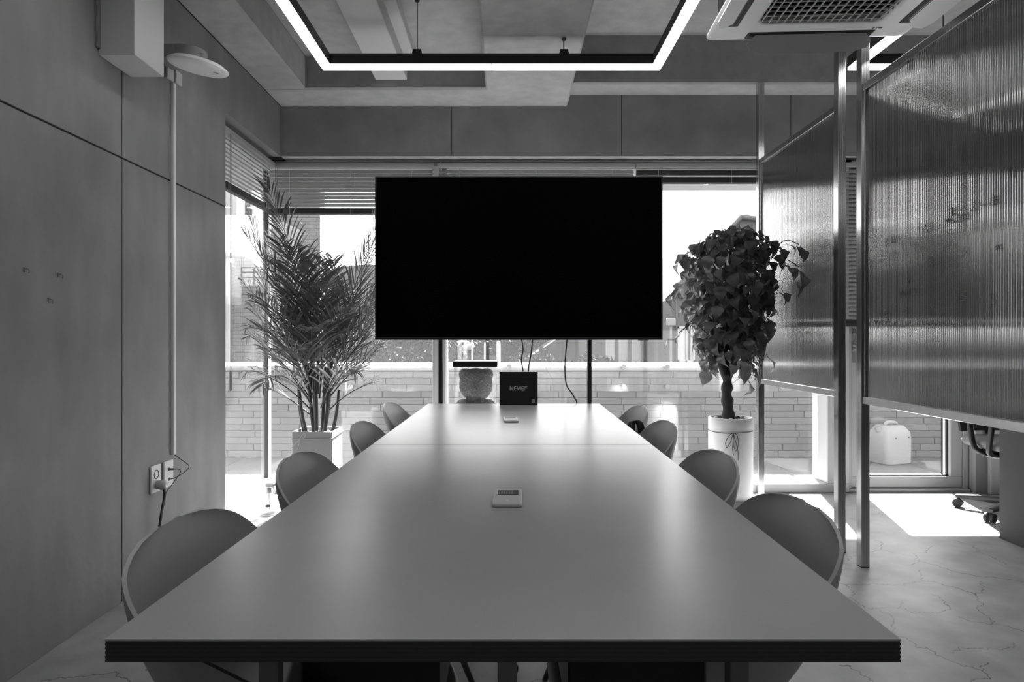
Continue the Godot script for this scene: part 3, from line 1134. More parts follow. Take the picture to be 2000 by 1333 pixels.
# ------------------------------------------------------------------ the big screen, its stand and its cables
func build_screen():
	var t := thing("screen_stand", "black two-post floor stand carrying the big screen", "stand")
	var g: Geo
	for x in [-0.395, 0.492]:
		g = Geo.new()
		g.span(Vector3(x - 0.0125, 0.06, -4.095), Vector3(x + 0.0125, 1.75, -4.055), 0.003)
		obj("post", g, M.black, t)
		g = Geo.new()
		g.span(Vector3(x - 0.025, 0.03, -4.42), Vector3(x + 0.025, 0.065, -4.03), 0.004)
		obj("foot", g, M.black, t)
		for z in [-4.38, -4.07]:
			g = Geo.new()
			g.lathe([Vector2(0.0, -0.01), Vector2(0.03, -0.01), Vector2(0.03, 0.01), Vector2(0.0, 0.01)], 16, Transform3D(Basis(Vector3.BACK, PI / 2), Vector3(x, 0.03, z)), true)
			obj("caster", g, M.rubber, t)
	g = Geo.new()
	g.span(Vector3(-0.395, 1.45, -4.09), Vector3(0.492, 1.51, -4.06), 0.003)
	g.span(Vector3(-0.395, 1.69, -4.09), Vector3(0.492, 1.75, -4.06), 0.003)
	g.span(Vector3(-0.395, 0.2, -4.09), Vector3(0.492, 0.24, -4.06), 0.003)
	obj("cross_bar", g, M.black, t)
	t = thing("flat_screen", "very large black wall-sized flat screen, switched off, over the table end", "screen", Vector3(0.069, 1.5745, -3.99), -0.004)
	g = Geo.new()
	g.box(Vector3(0, 0, -0.022), Vector3(1.682, 0.956, 0.034), 0.004)
	obj("housing", g, M.black, t)
	g = Geo.new()
	g.span(Vector3(-0.833, -0.462, -0.006), Vector3(0.833, 0.471, -0.0035))
	obj("screen_panel", g, M.black_gloss, t)
	g = Geo.new()
	for q in [[-0.841, -0.478, 0.841, -0.463], [-0.841, 0.472, 0.841, 0.478], [-0.841, -0.463, -0.834, 0.472], [0.834, -0.463, 0.841, 0.472]]:
		g.span(Vector3(q[0], q[1], -0.006), Vector3(q[2], q[3], 0.0), 0.001)
	obj("bezel", g, plain(0.012, 0.35), t)
	g = Geo.new()
	g.span(Vector3(0.7, -0.482, -0.02), Vector3(0.76, -0.477, -0.006), 0.001)
	obj("sensor_bar", g, M.dark, t)
	var runs := [
		[[Vector3(0.087, 1.10, -4.03), Vector3(0.095, 1.04, -4.02), Vector3(0.085, 0.98, -4.01), Vector3(0.094, 0.91, -3.97), Vector3(0.094, 0.85, -3.965)], "black cable hanging from the screen, left of two behind the black box"],
		[[Vector3(0.153, 1.10, -4.03), Vector3(0.143, 1.02, -4.02), Vector3(0.128, 0.94, -4.0), Vector3(0.122, 0.85, -3.97)], "black cable hanging from the screen, slanting one behind the black box"],
		[[Vector3(0.356, 1.10, -4.03), Vector3(0.346, 1.0, -4.03), Vector3(0.343, 0.92, -4.03), Vector3(0.352, 0.83, -4.03), Vector3(0.396, 0.76, -4.03), Vector3(0.415, 0.68, -4.03), Vector3(0.4, 0.3, -4.03), Vector3(0.38, 0.005, -4.025)], "black cable with an S bend hanging beside the right screen post"],
	]
	for r in runs:
		t = thing("screen_cable", r[1], "cable")
		g = Geo.new()
		g.tube(smoothed(r[0], 8), 0.0042, 8)
		obj("sheath", g, M.black, t)

# ------------------------------------------------------------------ lights
func pendant(label: String, x0: float, x1: float, rods: Array) -> Node3D:
	# a rectangle of linear profiles: back bar at z -3.755 and two long side bars
	var t := thing("pendant_light", label, "light", Vector3.ZERO, 0.0, "rectangular linear pendant lights")
	var zb := -3.78
	var zf := 0.6
	var y := 2.588
	var bars := [
		[Vector3(x0, y, zb), Vector3(x1, y, zb + 0.05)], [Vector3(x0, y, zb + 0.05), Vector3(x0 + 0.05, y, zf - 0.05)],
		[Vector3(x1 - 0.05, y, zb + 0.05), Vector3(x1, y, zf - 0.05)], [Vector3(x0, y, zf - 0.05), Vector3(x1, y, zf)],
	]
	for b in bars:
		var g := Geo.new()
		g.span(b[0] + Vector3(0, 0.02, 0), b[1] + Vector3(0, 0.076, 0), 0.001)
		obj("housing", g, M.rail_dark, t)
		var s: Vector3 = b[1] - b[0]
		var along := 0 if s.x > s.z else 2
		var parts := 2 if along == 0 else 4
		for k in parts:
			var lo: Vector3 = b[0]
			var hi: Vector3 = b[1]
			lo[along] = lerpf(b[0][along], b[1][along], float(k) / parts) + 0.0015
			hi[along] = lerpf(b[0][along], b[1][along], float(k + 1) / parts) - 0.0015
			g = Geo.new()
			g.span(lo, hi + Vector3(0, 0.02, 0), 0.002)
			obj("diffuser_light", g, M.lamp, t)
		var l := AreaLight3D.new()
		l.name = "bar_light"
		l.area_size = Vector2(absf(s.x), absf(s.z))
		l.light_energy = LAMP_ENERGY * maxf(absf(s.x), absf(s.z))
		l.area_range = 12.0
		l.area_attenuation = 2.0
		l.shadow_enabled = true
		t.add_child(l, true)
		l.position = (b[0] + b[1]) / 2.0 + Vector3(0, -0.004, 0)
		l.rotation.x = -PI / 2
	for r in rods:
		var g := Geo.new()
		g.tube([Vector3(r[0], y + 0.1, r[1]), Vector3(r[0], r[2], r[1])], 0.003, 8)
		var rod := obj("suspension_rod", g, M.dark, t)
		g = Geo.new()
		g.prism(PackedVector2Array([Vector2(-0.028, 0), Vector2(0.028, 0), Vector2(0.022, 0.03), Vector2(-0.022, 0.03)]), 0.03, Transform3D(Basis(), Vector3(r[0], y + 0.074, r[1])))
		obj("clamp", g, M.black, rod)
		g = Geo.new()
		g.lathe([Vector2(0.0, 0.004), Vector2(0.004, 0.003), Vector2(0.005, 0.0)], 10, Transform3D(Basis(Vector3.RIGHT, PI / 2), Vector3(r[0], y + 0.09, r[1] + 0.015)))
		obj("screw", g, M.alu, rod)
		g = Geo.new()
		g.lathe([Vector2(0.0, -0.012), Vector2(0.012, -0.012), Vector2(0.014, 0.0)], 12, Transform3D(Basis(), Vector3(r[0], r[2], r[1])))
		obj("ceiling_cup", g, M.dark, rod)
	return t

const LAMP_ENERGY := 0.135

func build_lights():
	pendant("black rectangular pendant light over the meeting table", -1.018, 0.848, [[-0.493, -3.755, 2.97], [0.313, -3.755, 2.757], [-0.493, -0.2, 2.97], [0.313, -0.2, 2.757]])
	pendant("black rectangular pendant light beyond the partition, above the office", 1.885, 3.75, [[2.4, -3.755, 3.17], [3.2, -3.755, 3.17], [2.4, -0.2, 3.17], [3.2, -0.2, 3.17]])

# ------------------------------------------------------------------ ceiling cassette
func rounded_rect(hx: float, hz: float, r: float, y: float, per := 6) -> Array:
	var out := []
	for c in 4:
		var cx: float = (hx - r) * [1, -1, -1, 1][c]
		var cz: float = (hz - r) * [1, 1, -1, -1][c]
		for k in per + 1:
			var a := PI / 2 * (c + float(k) / per)
			out.append(Vector3(cx + r * cos(a), y, cz + r * sin(a)))
	return out

func build_air_conditioner():
	var t := thing("ceiling_air_conditioner", "white ceiling cassette air conditioner with a dark intake grille", "air conditioner", Vector3(1.375, 2.51, -2.765), -0.05)
	var g := Geo.new()
	g.span(Vector3(-0.41, 0.03, -0.41), Vector3(0.41, 0.36, 0.41), 0.01)
	obj("body", g, M.mid, t)
	g = Geo.new()
	for x in [-0.36, 0.36]:
		for z in [-0.36, 0.36]:
			g.tube([Vector3(x, 0.35, z), Vector3(x, 0.665, z)], 0.006, 8)
	obj("hanger_rod", g, M.alu, t)
	var face: StandardMaterial3D = M.white
	g = Geo.new()
	var loops := [rounded_rect(0.45, 0.45, 0.03, 0.034), rounded_rect(0.457, 0.457, 0.035, 0.02), rounded_rect(0.457, 0.457, 0.035, 0.012), rounded_rect(0.43, 0.43, 0.05, 0.004), rounded_rect(0.40, 0.40, 0.06, 0.0), rounded_rect(0.285, 0.285, 0.05, -0.006), rounded_rect(0.27, 0.27, 0.045, 0.0), rounded_rect(0.27, 0.27, 0.045, 0.04)]
	g.grid(loops, true)
	g.st.set_smooth_group(-1)
	obj("panel", g, face, t)
	g = Geo.new()
	g.span(Vector3(-0.27, 0.03, -0.27), Vector3(0.27, 0.035, 0.27))
	obj("filter", g, M.black, t)
	for i in 16:
		g = Geo.new()
		var x := lerpf(-0.255, 0.255, i / 15.0)
		g.box(Vector3(x, 0.004, 0), Vector3(0.0045, 0.008, 0.54), 0.001)
		obj("grille_bar", g, M.grille, t)
	for i in 13:
		g = Geo.new()
		var z := lerpf(-0.25, 0.25, i / 12.0)
		g.box(Vector3(0, 0.006, z), Vector3(0.54, 0.008, 0.0045), 0.001)
		obj("grille_bar", g, M.grille, t)
	# air outlets with swing vanes on four sides
	for k in 4:
		var side := Node3D.new()
		side.name = "outlet"
		t.add_child(side, true)
		side.rotation.y = k * PI / 2
		g = Geo.new()
		g.span(Vector3(-0.285, -0.0065, -0.415), Vector3(0.285, 0.02, -0.35), 0.004)
		obj("slot", g, M.black, side)
		g = Geo.new()
		for q in [-0.38, -0.365]:
			g.span(Vector3(-0.27, -0.009, q - 0.002), Vector3(0.27, -0.004, q + 0.002))
		obj("slot_rib", g, M.dark, side)
		g = Geo.new()
		var poly := PackedVector2Array()
		for p in [[-0.245, 0.0], [0.245, 0.0], [0.278, 0.04], [0.262, 0.066], [0.2, 0.085], [-0.2, 0.085], [-0.262, 0.072], [-0.285, 0.045]]:
			poly.append(Vector2(p[0], p[1]))
		var tilt: float = [1.05, 0.22, 0.6, 0.5][k]
		g.prism(poly, 0.006, Transform3D(Basis(Vector3.RIGHT, PI + PI / 2 - tilt), Vector3(0, -0.004, [-0.365, -0.378, -0.352, -0.378][k])))
		obj("vane", g, plain(0.5, 0.45) if k == 0 else face, side)
	g = Geo.new()
	for q in [[0.262, 0.008], [0.276, 0.004], [0.292, 0.016]]:
		g.box(Vector3(q[0], -0.0055, -0.325), Vector3(q[1], 0.001, 0.011), 0.0, Basis(Vector3.UP, 0.2))
	obj("emblem", g, M.dark, t)

# ------------------------------------------------------------------ ribbed partitions
func ribbed_sheet(z0: float, z1: float, y0: float, y1: float) -> ArrayMesh:
	# a solid sheet whose both faces carry upright half-round flutes, 12 mm apart
	var g := Geo.new()
	var lo := []
	var hi := []
	var n := int(absf(z1 - z0) / 0.012)
	var per := 6
	var front := []
	var rear := []
	for i in n * per + 1:
		var z := lerpf(z0, z1, float(i) / (n * per))
		var a := TAU * float(i % per) / per
		front.append(Vector2(-0.003 - 0.0006 * (1.0 + cos(a)), z))
		rear.append(Vector2(0.003 + 0.0022 * absf(sin(a / 2.0)) * 1.4, z))
	rear.reverse()
	for p in front + rear:
		lo.append(Vector3(p.x, y0, p.y))
		hi.append(Vector3(p.x, y1, p.y))
	g.smooth()
	var m := lo.size()
	for k in m:
		var k2 := (k + 1) % m
		var o := Vector3(signf(lo[k].x), 0, 0)
		if absf(lo[k].x - lo[k2].x) > 0.004:
			g.flat()
			o = Vector3(0, 0, signf(lo[k].z - (z0 + z1) / 2.0))
		g.quad_out(lo[k], lo[k2], hi[k2], hi[k], o)
		if k == front.size() - 1:
			g.smooth()
	g.flat()
	for i in front.size() - 1:
		var j := m - 1 - i
		g.quad_out(lo[i], lo[i + 1], lo[j - 1], lo[j], Vector3.DOWN)
		g.quad_out(hi[i], hi[i + 1], hi[j - 1], hi[j], Vector3.UP)
	return g.done()

func partition(label: String, zf: float, zn: float, tops: Array, y0: float, y1: float) -> Node3D:
	# zf, zn: z of the far and of the near post
	var t := thing("partition_screen", label, "partition", Vector3(1.722, 0, 0), 0.0, "aluminium framed ribbed partitions")
	for k in 2:
		var z: float = [zf, zn][k]
		var g := Geo.new()
		g.span(Vector3(-0.02, 0.004, z - 0.024), Vector3(0.02, tops[k], z + 0.024), 0.0015)
		for s in [-0.006, 0.006]:
			g.span(Vector3(s - 0.002, 0.02, z + 0.023), Vector3(s + 0.002, tops[k] - 0.01, z + 0.0255))
		var p := obj("post", g, M.alu, t)
		g = Geo.new()
		g.span(Vector3(-0.019, 0.0, z - 0.023), Vector3(0.019, 0.005, z + 0.023))
		obj("foot_pad", g, M.rubber, p)
	var a := zf + 0.024
	var b := zn - 0.024
	for y in [[y0, y0 + 0.034], [y1 - 0.034, y1]]:
		var g := Geo.new()
		g.span(Vector3(-0.016, y[0], a), Vector3(0.016, y[1], b), 0.0015)
		obj("rail", g, M.alu, t)
	for z in [[a, a + 0.02], [b - 0.02, b]]:
		var g := Geo.new()
		g.span(Vector3(-0.012, y0 + 0.034, z[0]), Vector3(0.012, y1 - 0.034, z[1]), 0.001)
		obj("stile", g, M.alu, t)
	obj("ribbed_sheet", ribbed_sheet(a + 0.018, b - 0.018, y0 + 0.03, y1 - 0.03), M.poly, t)
	return t

func build_partitions():
	partition("far aluminium framed partition of ribbed plastic, behind the potted tree", -4.64, -3.53, [2.84, 3.17], 0.8, 2.318)
	var t := partition("near aluminium framed partition of ribbed plastic with black handwriting", -3.30, -1.55, [3.17, 3.17], 0.79, 2.325)
	# marker writing on the sheet: strokes in (towards the window, up), metres
	var glyphs := {
		"1": [[0.3, 0.85, 0.5, 1.0, 0.5, 0.0]], "2": [[0.1, 0.8, 0.5, 1.0, 0.8, 0.75, 0.1, 0.0, 0.9, 0.05]], "3": [[0.1, 0.95, 0.7, 0.9, 0.4, 0.55, 0.8, 0.3, 0.1, 0.0]],
		"4": [[0.5, 1.0, 0.1, 0.35, 0.9, 0.4], [0.6, 0.7, 0.55, 0.0]], "5": [[0.8, 1.0, 0.2, 0.95, 0.25, 0.55, 0.8, 0.4, 0.6, 0.05, 0.1, 0.05]], "7": [[0.1, 0.7, 0.1, 0.95, 0.7, 1.0, 0.6, -0.6]],
		"8": [[0.5, 0.5, 0.1, 0.8, 0.5, 1.0, 0.85, 0.8, 0.5, 0.5, 0.1, 0.2, 0.5, 0.0, 0.9, 0.2, 0.5, 0.5]], "9": [[0.8, 0.7, 0.3, 0.6, 0.3, 0.95, 0.8, 0.95, 0.8, 0.6, 0.6, 0.0]],
		"-": [[0.0, 0.4, 1.0, 0.5]], "#": [[0.1, 0.9, 0.9, 1.0], [0.2, 0.6, 0.9, 0.65], [0.3, 1.0, 0.25, 0.1], [0.7, 1.0, 0.7, 0.0], [0.0, 0.1, 1.0, 0.2]], "~": [[0.0, 0.3, 0.2, 0.8, 0.35, 0.2, 0.5, 0.9, 0.6, 0.3, 0.8, 0.8, 1.0, 0.2]],
	}
	# [text, distance, height, size]
	var notes := [
		["1-", 2.348, 1.65, 0.036], ["#-", 2.66, 1.575, 0.034], ["~##", 2.67, 1.545, 0.03], ["2-#", 2.53, 1.572, 0.032], ["19", 2.86, 1.54, 0.032], ["3#", 3.10, 1.525, 0.032], ["-78", 3.13, 1.465, 0.03],
		["7", 2.775, 1.405, 0.034], ["8", 2.585, 1.405, 0.042], ["~", 2.40, 1.405, 0.03], ["9", 2.93, 1.335, 0.024], ["~##", 2.98, 1.285, 0.03],
		["4", 2.775, 1.225, 0.03], ["5", 2.585, 1.245, 0.036], ["5", 2.425, 1.225, 0.03], ["2", 3.115, 1.205, 0.03], ["8", 2.96, 1.21, 0.026], ["~~#", 3.19, 1.165, 0.03],
	]
	var g := Geo.new()
	for n in notes:
		var at := 0.0
		for ch in String(n[0]):
			for stroke in glyphs[ch]:
				var pts := []
				for i in range(0, stroke.size(), 2):
					pts.append(Vector3(-0.0065, n[2] + stroke[i + 1] * n[3], -n[1] + at + stroke[i] * n[3] * 1.3))
				g.tube(pts, 0.0012, 5, false)
			at += n[3] * 1.55
	var o := obj("handwriting", g, M.black, t)
	o.set_meta("label", "black marker handwriting")

# ------------------------------------------------------------------ things on the left wall
func build_left_wall_things():
	# boxed downpipe under the beam
	var t := thing("pipe_box", "pale boxed pipe casing fixed high on the left concrete wall", "casing")
	var g := Geo.new()
	g.span(Vector3(-1.61, 2.222, -2.92), Vector3(-1.467, 2.757, -2.69), 0.002)
	obj("casing", g, M.white_matte, t)
	g = Geo.new()
	g.span(Vector3(-1.611, 2.245, -2.69), Vector3(-1.6, 2.757, -2.665), 0.002)
	obj("edge_strip", g, M.mid, t)
	# access point: tilted disc on a round mount
	t = thing("access_point", "white disc-shaped wireless access point tilted on a wall mount", "access point", Vector3(-1.43, 2.365, -3.16))
	g = Geo.new()
	var tilt := Transform3D(Basis(Vector3.BACK, -0.17) * Basis(Vector3.RIGHT, 0.06), Vector3.ZERO)
	g.lathe([Vector2(0.0, -0.017), Vector2(0.10, -0.015), Vector2(0.125, -0.011), Vector2(0.134, -0.003), Vector2(0.134, 0.003), Vector2(0.11, 0.018), Vector2(0.0, 0.022)], 48, tilt)
	obj("disc", g, M.pvc, t)
	g = Geo.new()
	g.lathe([Vector2(0.0, 0.03), Vector2(0.082, 0.03), Vector2(0.084, 0.036), Vector2(0.084, 0.088), Vector2(0.08, 0.092), Vector2(0.0, 0.092)], 36, Transform3D(Basis(), Vector3(-0.055, -0.012, -0.02)), true)
	g.span(Vector3(-0.18, 0.02, -0.1), Vector3(-0.05, 0.08, 0.06), 0.004)
	obj("mount", g, M.mid, t)
	g = Geo.new()
	g.lathe([Vector2(0.0, -0.015), Vector2(0.02, -0.015), Vector2(0.02, 0.06), Vector2(0.0, 0.06)], 16, tilt)
	obj("neck", g, M.mid, t)
	g = Geo.new()
	g.box(tilt * Vector3(0.085, -0.0168, 0.0), Vector3(0.024, 0.001, 0.006), 0.0, tilt.basis * Basis(Vector3.UP, 0.5))
	obj("marking", g, M.mid, t)
	g = Geo.new()
	g.span(Vector3(-0.18, -0.03, -0.115), Vector3(-0.168, 0.03, -0.055), 0.002)
	g.span(Vector3(-0.18, -0.022, -0.2), Vector3(-0.168, 0.04, -0.14), 0.002)
	obj("bracket", g, M.white_matte, t)
	# cable trunking down the wall
	t = thing("cable_trunking", "thin white cable trunking running down the left concrete wall", "trunking", Vector3(-1.61, 0, -3.277))
	g = Geo.new()
	g.span(Vector3(0, 0.545, -0.011), Vector3(0.016, 2.33, 0.011), 0.002)
	obj("cover", g, M.white, t)
	# outlets
	t = thing("wall_outlet", "white double socket plate with a clear plug, left of the data outlet", "outlet", Vector3(-1.61, 0.4625, -3.115), 0.0, "outlets on the left wall")
	g = Geo.new()
	g.box(Vector3(0.005, 0, 0), Vector3(0.01, 0.123, 0.084), 0.002)
	obj("plate", g, M.white, t)
	g = Geo.new()
	g.lathe([Vector2(0.021, 0.0), Vector2(0.021, 0.0015), Vector2(0.018, 0.0016), Vector2(0.017, -0.004), Vector2(0.0, -0.004)], 24, Transform3D(Basis(Vector3.BACK, -PI / 2), Vector3(0.0102, 0.02, 0)))
	obj("socket", g, M.black, t)
	t = thing("wall_outlet", "white data outlet plate with two thin plugs, right of the socket", "outlet", Vector3(-1.61, 0.4625, -3.232), 0.0, "outlets on the left wall")
	g = Geo.new()
	g.box(Vector3(0.005, 0, 0), Vector3(0.01, 0.123, 0.086), 0.002)
	obj("plate", g, M.white, t)
	for y in [0.022, -0.026]:
		g = Geo.new()
		g.box(Vector3(0.0103, y, 0.0), Vector3(0.001, 0.014, 0.018))
		obj("data_port", g, M.dark, t)
	t = thing("power_plug", "translucent round power plug with black cords on the socket plate", "plug", Vector3(-1.6, 0.434, -3.12))
	g = Geo.new()
	g.lathe([Vector2(0.0, 0.0), Vector2(0.02, 0.001), Vector2(0.021, 0.018), Vector2(0.024, 0.02), Vector2(0.023, 0.032), Vector2(0.014, 0.042), Vector2(0.0, 0.044)], 20, Transform3D(Basis(Vector3.BACK, -PI / 2), Vector3.ZERO))
	obj("body", g, plain(0.45, 0.2), t)
	for k in 2:
		g = Geo.new()
		var o := 0.008 * k
		g.tube(smoothed([Vector3(0.03, -0.012, -0.004 + o), Vector3(0.034, -0.05, -0.006 + o), Vector3(0.03, -0.12, 0.012 + o), Vector3(0.024, -0.23, 0.03 + o), Vector3(0.03, -0.40, 0.05 + o * 2.0), Vector3(0.06, -0.428, 0.12 + o * 2.0)]), 0.0045, 8)
		obj("power_cord", g, M.black, t)
	t = thing("data_cable", "thin dark cable looping from the trunking end to the lower data port", "cable")
	g = Geo.new()
	g.tube(smoothed([Vector3(-1.603, 0.552, -3.277), Vector3(-1.585, 0.52, -3.31), Vector3(-1.565, 0.475, -3.36), Vector3(-1.575, 0.45, -3.33), Vector3(-1.585, 0.438, -3.26), Vector3(-1.598, 0.4365, -3.232)]), 0.0022, 7)
	obj("sheath", g, M.dark, t)
	t = thing("data_cable", "thin dark cable from the upper data port down beside the power cords", "cable")
	g = Geo.new()
	g.box(Vector3(-1.588, 0.4845, -3.232), Vector3(0.022, 0.009, 0.009), 0.003)
	g.tube(smoothed([Vector3(-1.58, 0.4845, -3.232), Vector3(-1.56, 0.48, -3.25), Vector3(-1.555, 0.46, -3.245), Vector3(-1.565, 0.42, -3.19), Vector3(-1.568, 0.38, -3.13), Vector3(-1.572, 0.25, -3.09), Vector3(-1.57, 0.02, -3.06)]), 0.0022, 7)
	obj("sheath", g, M.dark, t)
	# small hooks
	var says := ["small metal wall hook, left one of the upper two on the concrete wall", "small metal wall hook, right one of the upper two on the concrete wall", "small metal wall hook, the lowest of three on the concrete wall"]
	var where := [Vector3(-1.61, 1.332, -2.278), Vector3(-1.61, 1.33, -2.45), Vector3(-1.61, 1.237, -2.398)]
	for k in 3:
		t = thing("wall_hook", says[k], "hook", where[k], 0.0, "small hooks on the left wall")
		g = Geo.new()
		g.box(Vector3(0.002, 0, 0), Vector3(0.004, 0.016, 0.01), 0.001)
		g.tube(smoothed([Vector3(0.003, 0.004, 0), Vector3(0.012, 0.003, 0.0), Vector3(0.016, -0.005, 0.0), Vector3(0.014, -0.012, 0.0)], 4), 0.0016, 6)
		obj("hook", g, M.mid, t)

# ------------------------------------------------------------------ palm in a square planter
func eased(v: float, start: float, limit: float) -> float:
	return v if v < start else start + (limit - start) * (1.0 - exp(-(v - start) / (limit - start)))

func crowded(p: Vector3) -> Vector3:                         # the fronds give way to the window on two sides and to the screen
	p.x = eased(p.x, 0.26, 0.445) if p.x > 0.0 else -eased(-p.x, 0.24, 0.37)
	p.z = eased(p.z, 0.2, 0.5) if p.z > 0.0 else -eased(-p.z, 0.2, 0.46)
	return p

func build_palm():
	var base := Vector3(-1.225, 0, -4.42)
	var t := thing("potted_palm", "tall feathery palm in a square pale planter tied with string", "plant", base, -0.03)
	var g := Geo.new()
	var h := 0.517
	for s in [-1.0, 1.0]:
		g.span(Vector3(-0.123, 0.0, s * 0.123 - 0.006), Vector3(0.123, h, s * 0.123 + 0.006), 0.002)
		g.span(Vector3(s * 0.123 - 0.006, 0.0, -0.117), Vector3(s * 0.123 + 0.006, h, 0.117), 0.002)
	g.span(Vector3(-0.12, 0.0, -0.12), Vector3(0.12, 0.02, 0.12))
	obj("planter", g, M.planter, t)
	g = Geo.new()
	g.span(Vector3(-0.116, 0.02, -0.116), Vector3(0.116, h - 0.03, 0.116))
	var soil := obj("soil", g, M.soil, t)
	var stone := Geo.new()
	stone.lathe([Vector2(0.0, -0.008), Vector2(0.012, -0.004), Vector2(0.014, 0.002), Vector2(0.008, 0.009), Vector2(0.0, 0.01)], 9)
	var stone_mesh := stone.done()
	for k in 14:
		var o := obj("pebble", stone_mesh, M.white, soil)
		o.position = Vector3(rng.randf_range(-0.1, 0.1), h - 0.025, rng.randf_range(-0.1, 0.1))
		o.rotation.y = rng.randf() * TAU
	g = Geo.new()
	var y := h - 0.045
	var e := 0.1315
	g.tube([Vector3(-e, y - 0.003, e), Vector3(0.0, y, e), Vector3(e, y + 0.004, e), Vector3(e, y + 0.012, 0), Vector3(e, y + 0.02, -e), Vector3(-e, y + 0.012, -e), Vector3(-e, y, 0), Vector3(-e, y - 0.003, e)], 0.002, 6)
	var c := Vector3(-0.075, y, e + 0.004)
	for loop in [[Vector3(0.01, 0.012, 0.004), Vector3(0.03, 0.035, 0.006), Vector3(0.042, 0.028, 0.006), Vector3(0.03, 0.008, 0.005), Vector3(0, 0, 0.003)], [Vector3(-0.015, -0.02, 0.004), Vector3(-0.04, -0.045, 0.004), Vector3(-0.055, -0.065, 0.006)], [Vector3(0.0, -0.02, 0.004), Vector3(-0.006, -0.05, 0.004), Vector3(-0.022, -0.075, 0.004)]]:
		var pts := [c]
		for p in loop:
			pts.append(c + p)
		g.tube(smoothed(pts, 5), 0.002, 6)
	obj("string", g, M.twine, t)
	# bare canes
	for k in 9:
		g = Geo.new()
		var a := TAU * k / 9.0
		var r := 0.03 + 0.035 * (k % 3)
		var p0 := Vector3(r * cos(a), h - 0.05, r * sin(a) * 0.8)
		var top := p0 + Vector3(0.05 * cos(a), 0.30 + 0.05 * (k % 4), 0.05 * sin(a))
		g.tube(smoothed([p0, p0.lerp(top, 0.5) + Vector3(0.01 * cos(a), 0, 0), top], 5), [0.013, 0.0128, 0.0125, 0.0122, 0.012, 0.0115, 0.011, 0.0105, 0.010, 0.0095, 0.009], 8)
		obj("cane", g, M.bark if k % 2 else M.frond, t)
	# fronds: [azimuth (0 = right, 90 = towards the room), length, first elevation, droop, start height]
	var fronds := [
		[176, 1.02, 74, 62, 0.66], [165, 0.9, 62, 70, 0.66], [192, 1.2, 80, 52, 0.62], [158, 0.8, 58, 75, 0.5], [182, 0.78, 56, 66, 0.44],
		[15, 1.36, 74, 38, 0.60], [35, 1.22, 72, 46, 0.58], [355, 1.12, 72, 52, 0.58], [20, 0.92, 58, 56, 0.5], [60, 0.85, 70, 70, 0.5],
		[100, 1.1, 80, 56, 0.60], [130, 1.15, 80, 52, 0.60], [80, 0.8, 66, 82, 0.5], [120, 0.8, 66, 82, 0.5],
		[30, 0.72, 50, 70, 0.42], [5, 0.76, 52, 62, 0.42], [230, 0.9, 76, 60, 0.58], [300, 0.9, 74, 60, 0.56], [270, 1.0, 82, 45, 0.60],
		[75, 1.05, 80, 70, 0.6], [200, 0.8, 60, 66, 0.5], [340, 0.8, 58, 66, 0.5], [110, 0.62, 50, 90, 0.36], [50, 0.66, 52, 84, 0.36],
		[90, 1.2, 76, 66, 0.56], [145, 1.02, 72, 66, 0.54], [25, 0.95, 66, 66, 0.52], [150, 0.66, 48, 72, 0.34], [172, 0.6, 40, 60, 0.26], [8, 0.58, 44, 66, 0.26], [95, 0.7, 62, 84, 0.42],
		[160, 1.25, 80, 46, 0.62], [118, 1.32, 85, 34, 0.62], [200, 1.15, 82, 40, 0.6], [330, 1.1, 76, 54, 0.58], [185, 0.95, 68, 60, 0.56], [70, 1.0, 74, 74, 0.56], [115, 0.95, 72, 76, 0.54], [10, 1.0, 64, 56, 0.52],
	]
	var rest := Geo.new()
	rest.smooth()
	for f in fronds:
		var az := deg_to_rad(f[0])
		var out := Vector3(cos(az), 0, sin(az))
		var start := Vector3(out.x * 0.05, h - 0.02 + f[4] * 0.45, out.z * 0.05)
		var pts := []
		var dirs := []
		var p := start
		var n := 22
		for i in n + 1:
			var s := float(i) / n
			var el := deg_to_rad(f[2] - f[3] * pow(s, 1.6))
			var d := out * cos(el) + Vector3.UP * sin(el)
			pts.append(p)
			dirs.append(d)
			p += d * f[1] / n
		var radii := []
		for i in n + 1:
			radii.append(lerpf(0.0055, 0.0012, float(i) / n))
		g = Geo.new()
		var bent := []
		for q in pts:
			bent.append(crowded(q))
		g.tube(bent, radii, 6)
		var fr := obj("frond", g, M.frond, t)
		var m := int(f[1] * 25.0)
		var own := 0
		for i in m:
			var s := lerpf(0.24, 0.99, float(i) / (m - 1))
			var at := s * n
			var i0 := mini(int(at), n - 1)
			var b: Vector3 = pts[i0].lerp(pts[i0 + 1], at - i0)
			var d: Vector3 = dirs[i0]
			var side := d.cross(Vector3.UP).normalized()
			var up := side.cross(d).normalized()
			for sg in [-1.0, 1.0]:
				var l: float = (0.25 * sin(PI * clampf(0.2 + s * 0.7, 0.0, 1.0)) + 0.05) * rng.randf_range(0.85, 1.1)
				var fwd: float = lerpf(1.0, 1.9, s) * rng.randf_range(0.85, 1.15)
				var dir: Vector3 = (side * sg + d * fwd + up * rng.randf_range(-0.1, 0.55)).normalized()
				var wide: Vector3 = dir.cross(up).normalized()
				wide = (wide + up * sg * rng.randf_range(-0.5, 0.5)).normalized()
				var alone: bool = own < 8 and l > 0.24 and i % 2 == 0
				g = rest
				if alone:
					own += 1
					g = Geo.new()
					g.smooth()
				var prev_a := crowded(b)
				var prev_b := prev_a
				var q := b
				var segs := 5
				for k in range(1, segs + 1):
					var ss := float(k) / segs
					q += (dir + Vector3.DOWN * 0.5 * ss * ss).normalized() * l / segs
					var hw: float = 0.0063 * [0.75, 1.0, 0.9, 0.6, 0.02][k - 1]
					var na := crowded(q - wide * hw)
					var nb := crowded(q + wide * hw)
					g.quad(prev_a, prev_b, nb, na)
					prev_a = na
					prev_b = nb
				if alone:
					obj("leaflet", g, M.frond, fr)
